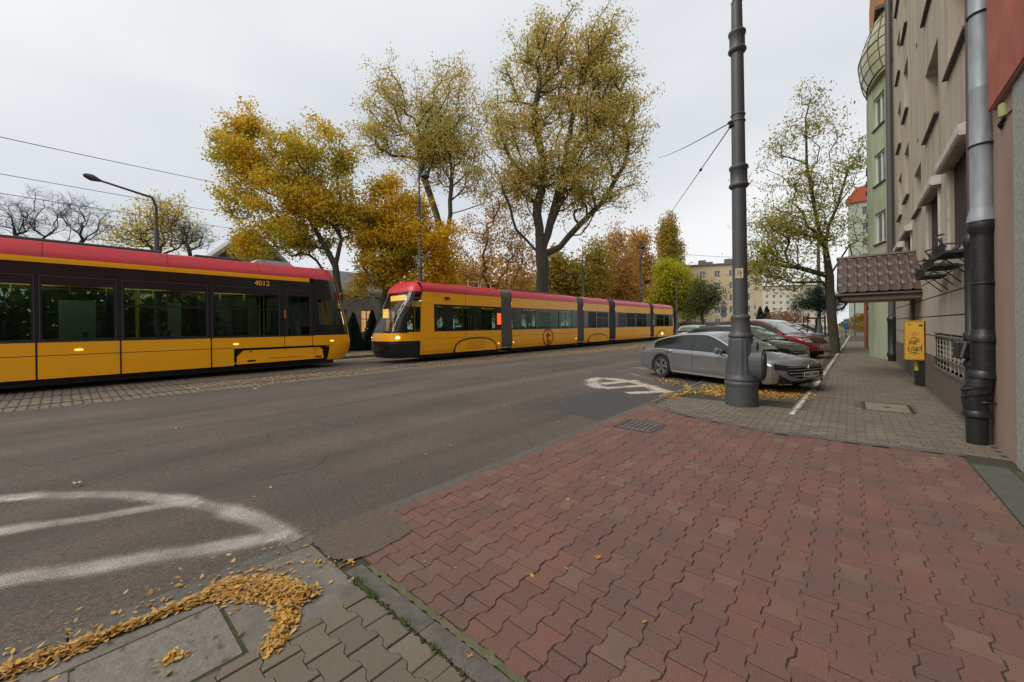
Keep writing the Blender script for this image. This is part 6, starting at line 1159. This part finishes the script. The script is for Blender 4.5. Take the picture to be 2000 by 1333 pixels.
for i, (px, D_, w_, h_, lm, lb) in enumerate([(1520, 85, 5, 4.4, L_brn, 'brown leafless-looking bush right of the small conifers'), (1555, 80, 5, 4.6, L_brn, 'broad brown bush behind the evergreen sapling'), (1460, 95, 5, 4.0, L_brn, 'brown bush behind the blue and white post'), (1690, 66, 4.0, 3.2, L_hed, 'tall yellow hedge shrub beyond the far crossroads'), (1715, 64, 3.6, 3.6, L_hed, 'golden shrub beside the green building at the far end'), (1665, 70, 3.6, 2.4, L_hed, 'low olive shrub seen past the locust trunk'), (1700, 58, 6, 1.7, L_hed, 'clipped rusty hedge along the far verge'), (1340, 62, 2.0, 1.9, Lm('pink_stand_in', [(.35, .10, .10), (.25, .05, .06), (.4, .2, .2)]), 'small reddish stand-in shrub for an unclear pinkish shape at the rear end of the yellow tram')]):  # the reddish shrub is made up, standing in for an unidentified pinkish shape
    p = deep(px, 640, D_); p[1] = max(p[1], 74) if px > 1600 else p[1]
    bush('shrub', lb, p, w_ * .5, w_ * .5, h_, lm, 2600, .13 if D_ > 60 else .1, 'shrub', None, 40 + i)
for i, (yy, h_, w_) in enumerate(((-11, 3.4, 4), (-7, 4.2, 4.4), (-3.2, 3.6, 4), (0.4, 4.4, 4.2), (4.0, 3.5, 3.6))):
    bush('shrub', ['dark green shrub seen through the leftmost tram windows', 'tall green shrub seen through the second tram window', 'broad green shrub seen through the tram window bay', 'tall shrub visible through the hopper windows of the near tram', 'green shrub visible through the cab door of the near tram'][i], (-27.5, yy, 0), w_ * .5, w_ * .55, h_, L_grn, 3400, .17, 'shrub', 'shrubs behind the near tram', 60 + i)
# more trees farther back, filling behind the trams
def proto(nm, seed, lm, h, w_, n=150, per=24, ls=.2, twig=0):
    rs = np.random.default_rng(seed); C_ = rs.normal(size=(n, 3)); C_ /= np.linalg.norm(C_, axis=1)[:, None]; C_ = C_ * (rs.random(n) ** .4)[:, None] * [w_ / 2, w_ / 2, h * .36] + [0, 0, h * .6]; b = MB(); b.tube([(0, 0, 0), (.1, 0, h * .3), (0, .1, h * .75)], [.25, .18, .06], 7)
    for p in C_[::2]: z = p[2] * .62; b.tube([(0, 0, z * .7), (p[0] * .5, p[1] * .5, z), tuple(p)], [.06, .035, .012], 4, cap=False)
    Q = np.repeat(C_, per, axis=0); Q = Q + rs.normal(size=Q.shape) * .75; return b.mesh('trunk', M_bark_d), leafmesh('crown', Q, ls, lm, .6)
PR = [proto('a', 1, L_org, 11, 8), proto('b', 2, L_map, 10, 8), proto('c', 3, L_pop, 12, 8), proto('d', 4, L_grn, 9, 7), proto('e', 5, L_yel, 8, 7)]
BGT = [(905, 52, 0, 1.0, 'rusty tree behind the lamp post'), (990, 56, 0, 1.15, 'rusty tree left of the huge willow trunk'), (1090, 60, 1, 1.1, 'amber tree directly behind the huge willow trunk'), (1175, 74, 1, 1.25, 'amber tree behind the pantograph'), (1290, 84, 2, 1.0, 'greenish tree at the foot of the poplar'), (840, 46, 4, 1.0, 'yellow tree behind the lantern'), (780, 44, 1, .85, 'amber tree above the yellow tram windscreen'), (620, 48, 3, .8, 'dull green tree behind the golden maple'), (530, 50, 1, .75, 'amber tree behind the stone building'), (1030, 76, 2, 1.1, 'tall greenish tree glimpsed under the willow'), (1130, 92, 0, 1.5, 'distant rusty tree between willow and orange tree'), (940, 72, 1, 1.3, 'distant amber tree behind the thin rusty tree'), (1235, 100, 0, 1.5, 'distant rusty tree behind the slender lamp post'), (1345, 98, 3, .9, 'distant dull green tree by the cream block'), (1440, 110, 3, .7, 'distant low tree behind the tram pole'), (260, 46, 1, .62, 'low golden tree left of the curved lamp'), (400, 46, 0, .55, 'low rusty tree left of the stone gable')]
for px, D_, k, s_, lb in BGT:
    p = deep(px, 640, D_); t = thing('background_tree', (p[0], p[1], 0), lb, 'tree', 'trees in the park behind the trams', rz=random.uniform(0, 6)); t.scale = (s_, s_, s_ * random.uniform(.9, 1.1))
    for nm, me in zip(('trunk', 'crown'), PR[k]): o = bpy.data.objects.new(nm, me); COL.objects.link(o); o.parent = t
# ================================================================ fallen leaves
def litter(name, P, size, label, curl=.22):
    n = len(P); rs = rng; a = rs.random(n) * 6.283; s = (size * rs.uniform(.5, 1.5, n))[:, None]; tx = rs.normal(size=n) * .24; ty = rs.normal(size=n) * .24
    u = np.stack([np.cos(a), np.sin(a), tx], 1); v = np.stack([-np.sin(a), np.cos(a), ty], 1); V = []; w_ = rs.uniform(.3, .6, n)[:, None]; cz = (rs.uniform(.0, curl * 2, n))[:, None] * s * Z_
    V = np.stack([P - u * s + cz, P - u * s * .3 - v * s * w_, P + u * s * .5 - v * s * w_ * .8, P + u * s + cz, P + u * s * .4 + v * s * w_ * .8 + cz * .5, P - u * s * .4 + v * s * w_ + cz * .5], 1)
    lo = V[:, :, 2].min(1) - P[:, 2]; V[:, :, 2] -= lo[:, None]; me = bpy.data.meshes.new(name); me.vertices.add(n * 6); me.vertices.foreach_set('co', V.reshape(-1)); me.loops.add(n * 6); me.loops.foreach_set('vertex_index', np.arange(n * 6)); me.polygons.add(n); me.polygons.foreach_set('loop_start', np.arange(n) * 6); me.polygons.foreach_set('loop_total', np.full(n, 6)); me.materials.append(M_leaf); me.update(calc_edges=True)
    o = bpy.data.objects.new(name, me); COL.objects.link(o); return tag(o, label, 'leaves', kind='stuff')
def along(pts, n, wd, z=0, zr=.02, clump=.5):
    P = np.array([p[:2] for p in pts]); sg = np.linalg.norm(np.diff(P, axis=0), axis=1); cs = np.concatenate([[0], np.cumsum(sg)]); t = rng.random(n) * cs[-1]; x = np.interp(t, cs, P[:, 0]); y = np.interp(t, cs, P[:, 1]); wd_ = np.interp(t, cs, wd if hasattr(wd, '__len__') else [wd] * len(P)); q = np.sin(t * 9) * .3 + 1
    ox, oy = rng.normal(size=(2, n)) * wd_ * q * .5; return np.stack([x + ox, y + oy, z + np.abs(rng.normal(size=n)) * zr * np.exp(-(ox**2 + oy**2) / (wd_**2 + 1e-6))], 1)
G = lambda px, py: ground(px, py)[:2]
P = np.vstack([along([G(-60, 1345), G(0, 1318), G(150, 1265), G(300, 1208), G(420, 1158), G(500, 1145)], 2400, [.045, .05, .045, .038, .042, .06], zr=.012),
    along([G(430, 1150), G(520, 1150), G(600, 1165)], 2600, [.065, .095, .08], zr=.016), along([G(-60, 1320), G(200, 1220), G(420, 1130), G(620, 1110)], 200, .28, zr=.002), along([G(560, 1180), G(555, 1220), G(530, 1270)], 760, [.06, .045, .04], zr=.010), along([G(325, 1290), G(355, 1285)], 60, .03), along([G(400, 1130), G(500, 1115), G(600, 1095), G(690, 1105)], 60, .03, zr=.003)])
litter('leaf_drift', P, .0135, 'drift of yellow autumn leaves swept along the kerb in the foreground')
P = np.vstack([along([(-2.4, 9.2), (-.9, 9.9)], 2600, .34, z=-.004, zr=.012), along([(-2.3, 10), (-1.0, 10.6)], 2600, .5, z=-.004, zr=.012), along([(-2.75, 8.0), (-2.8, 9.3), (-3.05, 10)], 420, .09, zr=.006), along([G(1275, 790), G(1300, 770), G(1320, 765)], 260, .08, z=-.02, zr=.01), along([(-3.3, 10.3), (-4.0, 11.0)], 160, .25, z=-.025, zr=.003), along([(-1.6, 12), (-1.5, 22)], 1500, .7, z=-.004, zr=.006)])
litter('leaf_carpet', P, .026, 'thick carpet of yellow leaves under the front of the silver saloon')
P = np.vstack([along([(-12.2, 18), (-11.4, 22), (-11.2, 30), (-11, 45)], 5200, [1.0, 1.1, 1.2, 1.4], z=-.02, zr=.01), along([(-13.2, 2), (-12.9, 12), (-12.8, 18)], 1200, 1.0, z=-.02, zr=.005), along([(-19.8, -5), (-20.6, 14), (-20.5, 40)], 3500, 1.2, z=.07, zr=.02)])
litter('leaf_litter', P, .032, 'scattered brown and orange leaves beside the tram track')
n = 620; P = np.stack([rng.uniform(-9, .9, n), rng.uniform(.2, 14, n), np.full(n, .002)], 1); P[P[:, 0] < -2.9, 2] = -.028; P = P[(P[:, 0] > -6) | (rng.random(len(P)) < .4)]; P = P[(P[:, 0] < -1.6) | (rng.random(len(P)) < .35)]
litter('scattered_leaves', P, .015, 'single dry leaves scattered over the roadway and paving')
for (px, py), lb, s in (((1168, 1090), 'curled orange maple leaf lying alone on the red pavers', .034), ((918, 1282), 'small brown leaf near the divider kerb on the red pavers', .022), ((150, 945), 'pale torn leaf on the asphalt above the white marking', .05)):
    p = ground(px, py); t_ = thing('fallen_leaf', tuple(p), lb, 'leaf'); b = MB()
    pr = [(s * (1 if k % 2 == 0 else .45) * (1.0 - .25 * (k % 3)) * math.cos(k * .628), s * (1 if k % 2 == 0 else .45) * math.sin(k * .628)) for k in range(10)]
    b2 = MB(); c_ = (p[0], p[1], p[2] + .004)
    for k in range(10): a_, d_ = pr[k], pr[(k + 1) % 10]; b2.poly([c_, (p[0] + a_[0], p[1] + a_[1], p[2] + .004 + abs(a_[0]) * .4), (p[0] + d_[0], p[1] + d_[1], p[2] + .004 + abs(d_[0]) * .4)])
    b2.build('blade', mat('leaf_orange', (.5, .2, .05), .7) if px > 500 else mat('leaf_pale', (.55, .52, .46), .8), t_, weld=True); MB().tube([c_, (p[0] - s * .7, p[1] + s * .3, p[2] + .012)], .0014, 4).build('stalk', M_dbrown, t_)
